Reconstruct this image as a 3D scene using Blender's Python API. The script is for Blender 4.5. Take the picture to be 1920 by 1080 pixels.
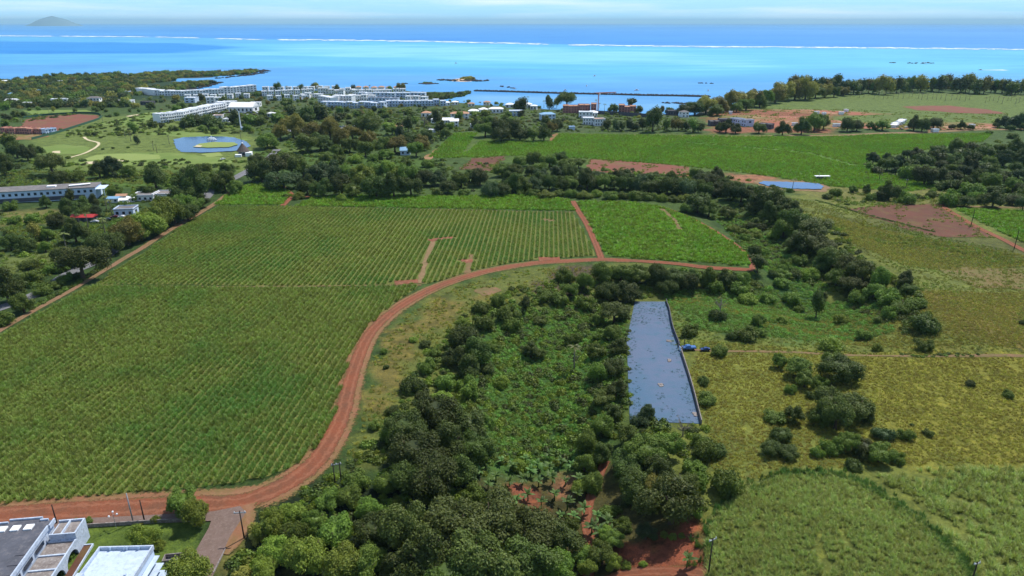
import bpy, bmesh, math, random
import numpy as np
from mathutils import Vector, Matrix
for o in list(bpy.data.objects): bpy.data.objects.remove(o)
scene = bpy.context.scene
R = math.radians
rng = np.random.default_rng(7); random.seed(7)
# ---------------------------------------------------------------- camera
CAMH, PITCH, FPX = 105.0, R(21.0), 1297.0
cam = bpy.data.cameras.new('camera'); cam_o = bpy.data.objects.new('camera', cam)
scene.collection.objects.link(cam_o); scene.camera = cam_o
cam.sensor_width = 36; cam.lens = FPX / 1920 * 36; cam.clip_start = 1; cam.clip_end = 200000
cam_o.location = (0, 0, CAMH); cam_o.rotation_euler = (R(90) - PITCH, 0, 0)
# ---------------------------------------------------------------- world + sun
SUN_EL, SUN_AZ = R(57), math.atan2(0.68, 0.73)          # azimuth measured clockwise from +Y
world = bpy.data.worlds.new('World'); scene.world = world; world.use_nodes = True
wt = world.node_tree; wt.nodes.clear()
sky = wt.nodes.new('ShaderNodeTexSky'); sky.sky_type = 'NISHITA'; sky.sun_disc = False
sky.sun_elevation = SUN_EL; sky.sun_rotation = SUN_AZ; sky.altitude = 100
sky.air_density = 1.0; sky.dust_density = 0.6; sky.ozone_density = 2.0
bg = wt.nodes.new('ShaderNodeBackground'); bg.inputs[1].default_value = 0.095
wo = wt.nodes.new('ShaderNodeOutputWorld')
tc = wt.nodes.new('ShaderNodeTexCoord'); mp = wt.nodes.new('ShaderNodeMapping'); mp.inputs['Scale'].default_value = (2, 2, 34)
cn = wt.nodes.new('ShaderNodeTexNoise'); cn.inputs['Scale'].default_value = 1.6; cn.inputs['Detail'].default_value = 7; cn.inputs['Roughness'].default_value = 0.62
cr = wt.nodes.new('ShaderNodeMapRange'); cr.inputs['From Min'].default_value = 0.44; cr.inputs['From Max'].default_value = 0.72; cr.inputs['To Max'].default_value = 0.75
mx = wt.nodes.new('ShaderNodeMix'); mx.data_type = 'RGBA'; mx.inputs[7].default_value = (10.2, 11.4, 12.2, 1)
tint = wt.nodes.new('ShaderNodeMix'); tint.data_type = 'RGBA'; tint.blend_type = 'MULTIPLY'; tint.inputs[0].default_value = 1
tint.inputs[7].default_value = (0.58, 0.83, 1.12, 1)
wt.links.new(tc.outputs['Generated'], mp.inputs['Vector']); wt.links.new(mp.outputs[0], cn.inputs['Vector'])
wt.links.new(cn.outputs['Fac'], cr.inputs[0]); wt.links.new(cr.outputs[0], mx.inputs[0])
sx = wt.nodes.new('ShaderNodeSeparateXYZ'); wt.links.new(tc.outputs['Generated'], sx.inputs[0])
lowr = wt.nodes.new('ShaderNodeMapRange'); lowr.inputs[1].default_value = 0.0; lowr.inputs[2].default_value = 0.22; lowr.inputs[3].default_value = 1.0; lowr.inputs[4].default_value = 0.0; wt.links.new(sx.outputs[2], lowr.inputs[0])
ho = wt.nodes.new('ShaderNodeMix'); ho.data_type = 'RGBA'; ho.inputs[7].default_value = (5.0, 9.3, 12.4, 1)     # pale cyan band low over the sea
wt.links.new(sky.outputs[0], tint.inputs[6]); wt.links.new(lowr.outputs[0], ho.inputs[0]); wt.links.new(tint.outputs[2], ho.inputs[6]); wt.links.new(ho.outputs[2], mx.inputs[6])
wt.links.new(mx.outputs[2], bg.inputs[0]); wt.links.new(bg.outputs[0], wo.inputs[0])
sun = bpy.data.lights.new('sun', 'SUN'); sun.energy = 4.7; sun.angle = R(0.53); sun.color = (1.0, 0.955, 0.88)
sun_o = bpy.data.objects.new('sun', sun); scene.collection.objects.link(sun_o)
sd = Vector((math.sin(SUN_AZ) * math.cos(SUN_EL), math.cos(SUN_AZ) * math.cos(SUN_EL), math.sin(SUN_EL)))
sun_o.rotation_euler = sd.to_track_quat('Z', 'Y').to_euler(); sun_o.location = (0, 0, 300)
scene.view_settings.view_transform = 'Standard'; scene.view_settings.look = 'None'
scene.view_settings.exposure = 0.15; scene.view_settings.gamma = 1.0
scene.cycles.max_bounces = 6; scene.cycles.volume_bounces = 0; scene.cycles.diffuse_bounces = 2; scene.cycles.transparent_max_bounces = 6
# ---------------------------------------------------------------- pixel <-> ground helpers
FW = np.array((0, math.cos(PITCH), -math.sin(PITCH))); UP = np.array((0, math.sin(PITCH), math.cos(PITCH)))
SEA = -1.2
def ray(px, py): return FW * FPX + np.array((1., 0, 0)) * (px - 960) + UP * (540 - py)
def G0(px, py, z=0.0):
    d = ray(px, py); t = (z - CAMH) / d[2]
    return np.array((d[0] * t, d[1] * t))
def seg_dist(x, y, pts):
    best = np.full(np.shape(x), 1e9)
    for (ax, ay), (bx, by) in zip(pts[:-1], pts[1:]):
        dx, dy = bx - ax, by - ay; L = dx * dx + dy * dy + 1e-9
        t = np.clip(((x - ax) * dx + (y - ay) * dy) / L, 0, 1)
        best = np.minimum(best, np.hypot(x - ax - t * dx, y - ay - t * dy))
    return best
def inside(x, y, poly):
    c = np.zeros(np.shape(x), bool); n = len(poly)
    for i in range(n):
        ax, ay = poly[i]; bx, by = poly[(i + 1) % n]
        if ay == by: continue
        m = ((ay > y) != (by > y)) & (x < (bx - ax) * (y - ay) / (by - ay) + ax)
        c ^= m
    return c
def sdist(x, y, poly):                                     # signed: negative inside
    d = seg_dist(x, y, list(poly) + [poly[0]]); return np.where(inside(x, y, poly), -d, d)
def P0(l): return [tuple(G0(a, b)) for a, b in l]
RAV1 = P0([(1130, 1200), (1060, 960), (1010, 850), (985, 740), (1010, 650), (1080, 590), (1180, 540), (1330, 535), (1480, 545)])
RAV2 = P0([(1350, 395), (1440, 450), (1520, 500), (1590, 560), (1560, 600)])
RIDGE = P0([(1500, 395), (1600, 470), (1720, 545), (1790, 620)])
MOUND = G0(1560, 1010)
coast_px = [(-900, 200), (-100, 152), (40, 150), (130, 140), (200, 142), (235, 139), (330, 134), (420, 134), (492, 131), (470, 139), (400, 145), (330, 147), (330, 151), (400, 152), (410, 155), (380, 163), (335, 172),
  (420, 172), (470, 168), (560, 167), (640, 167), (745, 166), (800, 170), (880, 171), (893, 174), (860, 180), (840, 187), (900, 193), (1000, 197), (1100, 206), (1180, 208), (1280, 212), (1300, 205), (1330, 196), (1400, 183),
  (1480, 168), (1500, 162), (1600, 158), (1750, 158), (1920, 160), (2100, 160), (3200, 170)]
COAST = P0(coast_px)
LAND = COAST + [(3500, 900), (3500, -800), (-3500, -800), (-3500, 900)]
def noise2(x, y, s, seed=0):                               # cheap smooth pseudo noise, -1..1
    r = np.random.default_rng(seed); v = 0
    for k in range(7):
        a = r.uniform(0, 6.283); f = r.uniform(0.6, 1.7) / s; p = r.uniform(0, 6.283)
        v = v + np.sin((x * math.cos(a) + y * math.sin(a)) * f * 6.283 + p)
    return v / 3.6
def height(x, y):
    x = np.asarray(x, float); y = np.asarray(y, float)
    z = 0.35 * noise2(x, y, 90, 3)
    z = z - 6.5 * np.exp(-(seg_dist(x, y, RAV1) / 19.) ** 2) - 4.5 * np.exp(-(seg_dist(x, y, RAV2) / 20.) ** 2)
    z = z + 4.0 * np.exp(-(seg_dist(x, y, RIDGE) / 20.) ** 2) + 3.5 * np.exp(-((x - MOUND[0]) ** 2 + ((y - MOUND[1])) ** 2) / 26. ** 2)
    return z
def hz(x, y): return float(height(x, y))
def G(px, py, dz=0.0):                                     # ground point under a pixel (dz: look at a point dz above the ground)
    z = 0.0
    for _ in range(14):
        g = G0(px, py, z + dz); z = 0.5 * z + 0.5 * hz(g[0], g[1]) if _ < 10 else hz(g[0], g[1])
    return Vector((g[0], g[1], z))
def GP(l): return [tuple(G(a, b)[:2]) for a, b in l]
def depth_at(p): return p[1] * math.cos(PITCH) + (CAMH - p[2]) * math.sin(PITCH)
def mpp(p): return depth_at(p) / FPX                       # metres per photo pixel
def C(r, g, b, k=0.86):
    f = lambda v: ((v / 255 + 0.055) / 1.055) ** 2.4 if v > 10 else v / 255 / 12.92
    return (f(r) * k, f(g) * k, f(b) * k, 1)
# ---------------------------------------------------------------- object helpers
COL = scene.collection
ORD1 = 'first second third fourth fifth sixth seventh eighth ninth tenth eleventh twelfth thirteenth fourteenth fifteenth sixteenth seventeenth eighteenth nineteenth'.split()
TENS = {2: 'twent', 3: 'thirt', 4: 'fort', 5: 'fift', 6: 'sixt', 7: 'sevent', 8: 'eight', 9: 'ninet'}
def ordinal(n):
    if n < 20: return ORD1[n - 1]
    t, u = divmod(n, 10)
    return TENS[t] + 'ieth' if u == 0 else TENS[t] + 'y-' + ORD1[u - 1]
def tag(o, label=None, cat=None, group=None, kind=None):
    if label: o['label'] = label
    if cat: o['category'] = cat
    if group: o['group'] = group
    if kind: o['kind'] = kind
    return o
def empty(name, loc, rz=0, sc=1.0):
    o = bpy.data.objects.new(name, None); COL.objects.link(o); o.location = loc; o.rotation_euler = (0, 0, rz)
    o.scale = (sc, sc, sc) if not hasattr(sc, '__len__') else sc; o.empty_display_size = 0.5
    return o
def mobj(name, me, parent=None, loc=None):
    o = bpy.data.objects.new(name, me); COL.objects.link(o)
    if parent: o.parent = parent
    if loc is not None: o.location = loc
    return o
class MB:
    def __init__(s): s.v = []; s.f = []
    def add(s, v, f):
        n = len(s.v); s.v += [tuple(p) for p in v]; s.f += [tuple(i + n for i in q) for q in f]; return s
    def box(s, c, d, rz=0.0):
        hx, hy, hzz = d[0] / 2, d[1] / 2, d[2] / 2; ca, sa = math.cos(rz), math.sin(rz); v = []
        for z in (-hzz, hzz):
            for x, y in ((-hx, -hy), (hx, -hy), (hx, hy), (-hx, hy)):
                v.append((c[0] + x * ca - y * sa, c[1] + x * sa + y * ca, c[2] + z))
        return s.add(v, [(0, 3, 2, 1), (4, 5, 6, 7), (0, 1, 5, 4), (1, 2, 6, 5), (2, 3, 7, 6), (3, 0, 4, 7)])
    def prism(s, poly, z0, z1):                            # ccw polygon
        n = len(poly); v = [(x, y, z0) for x, y in poly] + [(x, y, z1) for x, y in poly]
        return s.add(v, [tuple(range(n - 1, -1, -1)), tuple(range(n, 2 * n))] + [(i, (i + 1) % n, n + (i + 1) % n, n + i) for i in range(n)])
    def tube(s, pts, rads, n=8):
        pts = [Vector(p) for p in pts]; b = len(s.v); m = len(pts)
        for i, p in enumerate(pts):
            t = (pts[min(i + 1, m - 1)] - pts[max(i - 1, 0)]).normalized()
            a = t.cross(Vector((0, 1, 0.03)));
            if a.length < 0.01: a = t.cross(Vector((1, 0, 0)))
            a.normalize(); c = t.cross(a)
            for k in range(n):
                w = 6.28318 * k / n; s.v.append(tuple(p + (a * math.cos(w) + c * math.sin(w)) * rads[i]))
        for i in range(m - 1):
            for k in range(n):
                k2 = (k + 1) % n; s.f.append((b + i * n + k, b + i * n + k2, b + (i + 1) * n + k2, b + (i + 1) * n + k))
        s.f.append(tuple(b + k for k in range(n - 1, -1, -1))); s.f.append(tuple(b + (m - 1) * n + k for k in range(n)))
        return s
    def mesh(s, name, mat, smooth=False):
        me = bpy.data.meshes.new(name); me.from_pydata(s.v, [], s.f); me.materials.append(mat)
        if smooth: me.polygons.foreach_set('use_smooth', [True] * len(me.polygons))
        me.update(); return me
    def build(s, name, mat, parent=None, loc=None, smooth=False): return mobj(name, s.mesh(name, mat, smooth), parent, loc)
# ---------------------------------------------------------------- materials
def nodes_mat(name):
    m = bpy.data.materials.new(name); m.use_nodes = True; t = m.node_tree; t.nodes.clear()
    out = t.nodes.new('ShaderNodeOutputMaterial'); p = t.nodes.new('ShaderNodeBsdfPrincipled'); t.links.new(p.outputs[0], out.inputs[0])
    p.inputs['Specular IOR Level'].default_value = 0.2
    return m, t, p, out
def mixrgb(t, a, b, fac, blend='MIX'):
    n = t.nodes.new('ShaderNodeMix'); n.data_type = 'RGBA'; n.blend_type = blend
    for s_, v in ((n.inputs[0], fac), (n.inputs[6], a), (n.inputs[7], b)):
        if hasattr(v, 'default_value') or hasattr(v, 'links'): t.links.new(v, s_)
        else: s_.default_value = v
    return n.outputs[2]
def noise(t, scale, detail=4, rough=0.6, vec=None, stretch=None, obj=False):
    n = t.nodes.new('ShaderNodeTexNoise'); n.inputs['Scale'].default_value = scale; n.inputs['Detail'].default_value = detail; n.inputs['Roughness'].default_value = rough
    if vec is None:
        if obj: vec = t.nodes.new('ShaderNodeTexCoord').outputs['Object']
        else: vec = t.nodes.new('ShaderNodeNewGeometry').outputs['Position']
    if stretch:
        m = t.nodes.new('ShaderNodeMapping'); m.inputs['Scale'].default_value = stretch; t.links.new(vec, m.inputs[0]); vec = m.outputs[0]
    t.links.new(vec, n.inputs['Vector']); return n.outputs['Fac']
def ramp(t, v, a, b, lo=0.0, hi=1.0):
    n = t.nodes.new('ShaderNodeMapRange'); n.inputs[1].default_value = a; n.inputs[2].default_value = b; n.inputs[3].default_value = lo; n.inputs[4].default_value = hi
    t.links.new(v, n.inputs[0]); return n.outputs[0]
def simple(name, c1, c2=None, scale=0.5, rough=0.85, bump=0.0, stretch=None, c3=None, scale2=None, lo=0.35, hi=0.65, obj=False, metal=0.0, spec=0.2):
    m, t, p, out = nodes_mat(name); p.inputs['Roughness'].default_value = rough; p.inputs['Metallic'].default_value = metal; p.inputs['Specular IOR Level'].default_value = spec
    if c2 is None: p.inputs['Base Color'].default_value = c1; return m
    f = noise(t, scale, 6, 0.65, stretch=stretch, obj=obj); col = mixrgb(t, c1, c2, ramp(t, f, lo, hi))
    if c3: col = mixrgb(t, col, c3, ramp(t, noise(t, scale2 or scale * 4, 5, 0.7, obj=obj), 0.5, 0.72))
    t.links.new(col, p.inputs['Base Color'])
    if bump:
        b = t.nodes.new('ShaderNodeBump'); b.inputs['Strength'].default_value = bump; b.inputs['Distance'].default_value = 0.3
        t.links.new(noise(t, (scale2 or scale * 4), 6, 0.7, obj=obj), b.inputs['Height']); t.links.new(b.outputs[0], p.inputs['Normal'])
    return m
def leaf_mat(name, ca, cb, cc=None, trans=0.25, world=False):
    """ca dark, cb light, cc odd patches; varies leaf by leaf and plant by plant"""
    m, t, p, out = nodes_mat(name); p.inputs['Roughness'].default_value = 0.55; p.inputs['Specular IOR Level'].default_value = 0.25
    g = t.nodes.new('ShaderNodeNewGeometry'); oi = t.nodes.new('ShaderNodeObjectInfo')
    a = t.nodes.new('ShaderNodeMath'); a.operation = 'MULTIPLY_ADD'; t.links.new(g.outputs['Random Per Island'], a.inputs[0]); a.inputs[1].default_value = 0.6
    b = t.nodes.new('ShaderNodeMath'); b.operation = 'MULTIPLY'; t.links.new(oi.outputs['Random'], b.inputs[0]); b.inputs[1].default_value = 0.4; t.links.new(b.outputs[0], a.inputs[2])
    col = mixrgb(t, ca, cb, a.outputs[0])
    if cc:
        f = ramp(t, noise(t, 0.02 if world else 0.9, 4, 0.6, obj=not world), 0.46, 0.62); col = mixrgb(t, col, cc, f)
    hsv = t.nodes.new('ShaderNodeHueSaturation'); t.links.new(col, hsv.inputs['Color'])
    t.links.new(ramp(t, oi.outputs['Random'], 0, 1, 0.478, 0.522), hsv.inputs['Hue']); t.links.new(ramp(t, oi.outputs['Random'], 0, 1, 0.8, 1.2), hsv.inputs['Value'])
    col = hsv.outputs[0]; t.links.new(col, p.inputs['Base Color'])
    tr = t.nodes.new('ShaderNodeBsdfTranslucent'); t.links.new(mixrgb(t, col, (1.25, 1.3, 0.6, 1), 1.0, 'MULTIPLY'), tr.inputs[0])
    ms = t.nodes.new('ShaderNodeMixShader'); ms.inputs[0].default_value = trans
    t.links.new(p.outputs[0], ms.inputs[1]); t.links.new(tr.outputs[0], ms.inputs[2]); t.links.new(ms.outputs[0], out.inputs[0])
    return m
# ---------------------------------------------------------------- ground sheet with its own patches of colour
ZONES = [  # photo-pixel polygon, colour, feather in metres, edge wobble in metres
 ([(-900, 1300), (-900, 300), (700, 300), (700, 520), (900, 1300)], C(62, 84, 38), 12, 6),                # left scrub
 ([(1150, 1300), (1240, 560), (1500, 540), (1480, 360), (2900, 330), (3000, 1300)], C(112, 120, 54), 9, 6),    # dry yellow-green slope
 ([(1300, 650), (1500, 655), (1920, 670), (2500, 690), (2500, 900), (1700, 860), (1330, 800)], C(124, 128, 54), 8, 5),
 ([(1600, 660), (1930, 660), (2500, 690), (2500, 890), (1680, 870)], C(130, 128, 50), 8, 5),
 ([(1540, 400), (1900, 450), (2300, 460), (2300, 520), (1750, 510), (1600, 470)], C(96, 100, 50), 9, 6),
 ([(1700, 560), (2300, 560), (2300, 660), (1800, 655)], C(118, 108, 52), 9, 6),
 ([(800, 545), (1000, 500), (1190, 492), (1400, 510), (1400, 545), (1100, 600), (900, 830), (640, 900), (700, 700)], C(104, 112, 52), 6, 4),   # rough grass beside the track
 ([(690, 760), (730, 620), (830, 560), (900, 560), (780, 640), (730, 760)], C(120, 110, 56), 5, 4),
 ([(880, 640), (960, 570), (1090, 570), (1160, 620), (1150, 760), (1110, 850), (930, 850), (890, 760)], C(70, 102, 44), 5, 3),       # creeper floor of the gully
 ([(1250, 545), (1440, 545), (1640, 560), (1660, 620), (1500, 640), (1290, 625)], C(84, 112, 52), 6, 4),
 ([(1380, 400), (1470, 470), (1560, 545), (1500, 560), (1400, 470), (1340, 400)], C(58, 88, 42), 5, 3),
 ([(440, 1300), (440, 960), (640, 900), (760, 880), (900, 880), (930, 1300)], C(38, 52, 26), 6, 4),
 ([(930, 870), (1140, 850), (1330, 980), (1340, 1200), (930, 1200)], C(84, 80, 44), 4, 4),               # red soil under the bananas
 ([(1160, 985), (1230, 1000), (1310, 965), (1310, 1060), (1160, 1066)], C(150, 86, 62), 3, 2),
 ([(970, 878), (1010, 872), (1020, 900), (985, 915)], C(140, 84, 62), 3, 3), ([(1040, 862), (1075, 858), (1070, 880), (1045, 884)], C(160, 110, 84), 3, 2), ([(950, 930), (1000, 935), (990, 950)], C(140, 92, 68), 3, 2),
 ([(1060, 495), (1130, 500), (1090, 555), (990, 548)], C(92, 82, 62), 3, 3),                                # stony bank
 ([(120, 960), (380, 960), (350, 1200), (80, 1200)], C(92, 112, 44), 3, 1),                                  # lawn
 ([(390, 1030), (450, 1010), (560, 1100), (420, 1200), (380, 1100)], C(110, 108, 56), 4, 2),
 ([(0, 395), (110, 392), (112, 420), (0, 424)], C(122, 118, 66), 8, 4), ([(0, 480), (140, 470), (110, 500), (0, 520)], C(106, 118, 62), 8, 4),
 ([(110, 225), (380, 205), (460, 250), (620, 300), (440, 330), (60, 320), (60, 240)], C(112, 128, 62), 22, 12),   # golf course rough
 ([(0, 185), (480, 185), (1300, 215), (1300, 245), (900, 245), (480, 240), (300, 200), (0, 205)], C(78, 94, 52), 18, 10),
 ([(120, 320), (430, 318), (440, 360), (120, 350)], C(84, 110, 44), 20, 8),
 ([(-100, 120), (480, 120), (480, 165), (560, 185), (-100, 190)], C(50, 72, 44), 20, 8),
 ([(1330, 215), (1440, 190), (1560, 178), (1760, 175), (1920, 178), (2600, 180), (2600, 225), (1850, 232), (1330, 245)], C(104, 122, 58), 16, 5),
 ([(1330, 208), (1440, 205), (1560, 215), (1560, 250), (1330, 250)], C(150, 98, 74), 14, 8),
 ([(800, 285), (870, 250), (1860, 250), (1700, 300), (1500, 345), (1300, 330), (900, 300)], C(88, 110, 46), 14, 3),
 ([(470, 280), (820, 300), (820, 330), (600, 330), (480, 320)], C(78, 104, 42), 12, 8),
 ([(820, 315), (1380, 325), (1380, 345), (840, 345)], C(80, 98, 48), 12, 6),
 ([(1500, 335), (1720, 350), (1920, 375), (1920, 385), (1560, 380), (1480, 360)], C(120, 120, 62), 12, 6),
 ([(1370, 325), (1460, 330), (1430, 345), (1370, 340)], C(160, 112, 84), 8, 4),
]
def ground_sheet():
    ys = [-300, -200, -100, -40, 0, 20, 40]
    while ys[-1] < 1500: ys.append(ys[-1] * 1.0082 + 0.02)
    us = list(np.linspace(-1, 1, 381)); st = 0.007
    while us[-1] < 4.5: st *= 1.12; us.append(us[-1] + st); us.insert(0, us[0] - st)
    ys = np.array(ys); us = np.array(us); Y, U = np.meshgrid(ys, us, indexing='ij'); X = U * (np.maximum(Y, 40) * 0.85 + 60)
    Z = height(X, Y); sdc = sdist(X.ravel(), Y.ravel(), LAND).reshape(X.shape)
    sdc = sdc + 6 * noise2(X, Y, 60, 5); far = np.clip((sdc + 22) / 30, 0, 1)
    Z = np.where(Y > 700, Z * (1 - far) - 4.0 * far, Z)
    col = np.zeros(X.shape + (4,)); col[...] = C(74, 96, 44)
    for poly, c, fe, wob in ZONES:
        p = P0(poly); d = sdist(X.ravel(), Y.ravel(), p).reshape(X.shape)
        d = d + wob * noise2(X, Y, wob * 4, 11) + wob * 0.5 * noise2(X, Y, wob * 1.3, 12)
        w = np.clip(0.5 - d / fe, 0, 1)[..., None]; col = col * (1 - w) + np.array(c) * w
    # stony brown shore
    w = np.clip(1 - np.abs(sdc + 14) / 12, 0, 1)[..., None] * (Y > 700)[..., None]; col = col * (1 - w) + np.array(C(96, 84, 70)) * w
    n, m = X.shape; me = bpy.data.meshes.new('ground')
    idx = np.arange(n * m).reshape(n, m); q = np.stack([idx[:-1, :-1], idx[:-1, 1:], idx[1:, 1:], idx[1:, :-1]], -1).reshape(-1, 4)
    me.vertices.add(n * m); me.vertices.foreach_set('co', np.stack([X, Y, Z], -1).ravel().astype(np.float32))
    me.loops.add(q.size); me.loops.foreach_set('vertex_index', q.ravel().astype(np.int32))
    me.polygons.add(len(q)); me.polygons.foreach_set('loop_start', np.arange(0, q.size, 4, dtype=np.int32)); me.polygons.foreach_set('use_smooth', np.ones(len(q), bool))
    me.update(calc_edges=True); me.validate()
    a = me.color_attributes.new('patch', 'FLOAT_COLOR', 'POINT'); a.data.foreach_set('color', col.reshape(-1).astype(np.float32))
    mt, t, p, out = nodes_mat('ground_soil_and_grass'); p.inputs['Roughness'].default_value = 0.95
    at = t.nodes.new('ShaderNodeAttribute'); at.attribute_name = 'patch'
    c = mixrgb(t, at.outputs['Color'], mixrgb(t, at.outputs['Color'], (0.42, 0.46, 0.42, 1), 1, 'MULTIPLY'), ramp(t, noise(t, 0.13, 8, 0.72), 0.42, 0.66))
    c = mixrgb(t, c, mixrgb(t, at.outputs['Color'], (1.7, 1.55, 1.25, 1), 1, 'MULTIPLY'), ramp(t, noise(t, 0.35, 7, 0.75), 0.5, 0.7, 0, 0.8))
    c = mixrgb(t, c, C(132, 92, 66), ramp(t, noise(t, 0.045, 9, 0.8), 0.6, 0.72, 0, 0.6))
    c = mixrgb(t, c, mixrgb(t, c, (0.5, 0.55, 0.5, 1), 1, 'MULTIPLY'), ramp(t, noise(t, 1.3, 5, 0.8), 0.5, 0.66))
    t.links.new(c, p.inputs['Base Color'])
    b = t.nodes.new('ShaderNodeBump'); b.inputs['Strength'].default_value = 0.7; b.inputs['Distance'].default_value = 0.6
    t.links.new(noise(t, 0.9, 6, 0.75), b.inputs['Height']); t.links.new(b.outputs[0], p.inputs['Normal'])
    me.materials.append(mt); return tag(mobj('ground', me), kind='structure')
ground_sheet()
# ---------------------------------------------------------------- sea
def sea_sheet():
    ys = [760.]
    while ys[-1] < 62000: ys.append(ys[-1] * 1.011)
    ys = np.array(ys); us = np.linspace(-1.5, 1.5, 241); Y, U = np.meshgrid(ys, us, indexing='ij'); X = U * (Y * 0.85 + 400)
    Z = np.full(X.shape, SEA)
    def PZ(l): return [tuple(G0(a, b, SEA)) for a, b in l]
    reef = PZ(REEF); lr = np.interp(X, [p[0] for p in reef], [p[1] for p in reef])
    col = np.zeros(X.shape + (4,)); col[...] = C(98, 162, 214)                                              # lagoon blue
    def lay(mask, c):
        nonlocal col
        w = np.clip(mask, 0, 1)[..., None]; col = col * (1 - w) + np.array(c) * w
    # turquoise shallows behind the reef, in soft tongues
    def zone(l, c, fe, amt=1.0):
        d = sdist(X.ravel(), Y.ravel(), PZ(l)).reshape(X.shape)
        d = d + fe * 0.45 * noise2(X, Y, 420, 21) + fe * 0.35 * noise2(X / 3, Y, 150, 22)
        lay(np.clip(0.5 - d / fe, 0, 1) * amt, c)
    zone([(-400, 112), (500, 130), (900, 150), (1300, 150), (1920, 146), (2500, 150), (2500, 84), (-400, 66)], C(98, 176, 222), 260)
    zone([(430, 105), (620, 118), (960, 138), (1290, 140), (1600, 130), (1960, 136), (2300, 120), (2300, 92), (1300, 88), (700, 78), (420, 82)], C(104, 188, 224), 330)
    zone([(520, 100), (800, 112), (1180, 122), (1350, 120), (1250, 100), (900, 88), (560, 84)], C(142, 210, 230), 330, 0.85)
    zone([(-300, 97), (100, 101), (330, 100), (455, 89), (360, 82), (150, 79), (-300, 76)], C(56, 144, 214), 110, 1.0)
    zone([(560, 125), (960, 128), (1120, 133), (900, 137), (640, 134)], C(90, 168, 220), 70, 0.7)
    zone([(640, 108), (860, 112), (1000, 116), (800, 117), (650, 113)], C(94, 176, 222), 60, 0.5)
    zone([(1080, 175), (1000, 168), (1300, 165), (1600, 150), (1920, 146), (1930, 138), (1500, 136), (1200, 150)], C(96, 164, 218), 110, 0.6)
    zone([(900, 180), (1100, 184), (1330, 184), (1280, 216), (1060, 206), (900, 192)], C(120, 172, 212), 60, 0.8)
    # open ocean beyond the reef
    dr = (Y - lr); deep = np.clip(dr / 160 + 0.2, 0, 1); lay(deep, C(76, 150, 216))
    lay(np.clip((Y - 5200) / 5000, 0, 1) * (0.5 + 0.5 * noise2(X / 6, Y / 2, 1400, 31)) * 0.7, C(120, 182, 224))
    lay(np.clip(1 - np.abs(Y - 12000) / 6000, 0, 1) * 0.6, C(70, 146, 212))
    n, m = X.shape; me = bpy.data.meshes.new('sea'); idx = np.arange(n * m).reshape(n, m)
    q = np.stack([idx[:-1, :-1], idx[:-1, 1:], idx[1:, 1:], idx[1:, :-1]], -1).reshape(-1, 4)
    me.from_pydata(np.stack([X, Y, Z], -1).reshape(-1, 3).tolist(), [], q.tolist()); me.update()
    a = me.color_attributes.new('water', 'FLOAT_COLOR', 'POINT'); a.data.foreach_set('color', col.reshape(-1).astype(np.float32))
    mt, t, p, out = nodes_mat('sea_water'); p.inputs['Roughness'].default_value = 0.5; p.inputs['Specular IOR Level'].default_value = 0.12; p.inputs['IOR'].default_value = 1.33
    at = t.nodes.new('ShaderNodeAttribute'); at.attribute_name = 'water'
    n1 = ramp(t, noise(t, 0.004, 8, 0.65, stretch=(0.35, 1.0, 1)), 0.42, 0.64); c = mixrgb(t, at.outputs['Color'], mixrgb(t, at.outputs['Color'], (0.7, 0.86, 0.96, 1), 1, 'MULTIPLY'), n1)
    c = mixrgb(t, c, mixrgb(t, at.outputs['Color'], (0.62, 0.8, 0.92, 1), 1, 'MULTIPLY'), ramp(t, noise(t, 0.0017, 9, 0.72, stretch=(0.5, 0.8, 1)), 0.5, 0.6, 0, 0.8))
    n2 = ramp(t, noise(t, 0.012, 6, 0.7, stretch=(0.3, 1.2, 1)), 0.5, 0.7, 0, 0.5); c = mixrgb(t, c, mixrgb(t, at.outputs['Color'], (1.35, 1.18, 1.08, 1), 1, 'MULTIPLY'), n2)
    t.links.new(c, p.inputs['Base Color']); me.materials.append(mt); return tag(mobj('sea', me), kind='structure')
REEF = [(-900, 62), (0, 67), (130, 68), (280, 69), (370, 71), (480, 74), (640, 75), (820, 78), (960, 81), (1070, 84), (1300, 87), (1500, 88.5), (1700, 90), (1920, 92.5), (2900, 103)]
sea_sheet()
M_foam = simple('white_surf', C(240, 246, 248, 1.0), C(205, 226, 236), 0.01, 0.8, stretch=(0.4, 1, 1))
def surf():                                                 # broken white water along the reef
    mb = MB(); r = random.Random(4)
    gaps = [(97, 112), (283, 300), (372, 402), (490, 517), (1021, 1060)]
    px = -40.0
    while px < 1960:
        w = r.uniform(8, 22)
        py = np.interp(px, [a for a, b in REEF], [b for a, b in REEF]); py2 = np.interp(px + w, [a for a, b in REEF], [b for a, b in REEF])
        if not any(a < px + w / 2 < b for a, b in gaps):
            strong = 1.0 if px > 520 else 0.65
            for k in range(r.choice((2, 3, 3))):
                th = r.uniform(0.4, 1.3) * strong; o = r.uniform(-0.9, 0.9) * strong; x0 = px + r.uniform(-5, 3); x1 = px + w + r.uniform(-3, 6); n = 7
                b = len(mb.v)
                for i in range(n):
                    f = i / (n - 1); xx = x0 + (x1 - x0) * f; yy = py + (py2 - py) * f + o; h = th * (math.sin(math.pi * f) ** 0.6) * r.uniform(0.5, 1.0) * 0.5 + 0.02
                    for s in (-1, 1):
                        g = G0(xx, yy + s * h, SEA + 0.8 + 0.15 * k); mb.v.append((g[0], g[1], SEA + 0.8 + 0.15 * k + 0.02 * r.random()))
                for i in range(n - 1): mb.f.append((b + 2 * i, b + 2 * i + 2, b + 2 * i + 3, b + 2 * i + 1))
        px += w * 0.8
    o = mb.build('reef_surf', M_foam); return tag(o, 'broken line of white breakers along the outer reef', 'surf', kind='stuff')
surf()
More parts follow.
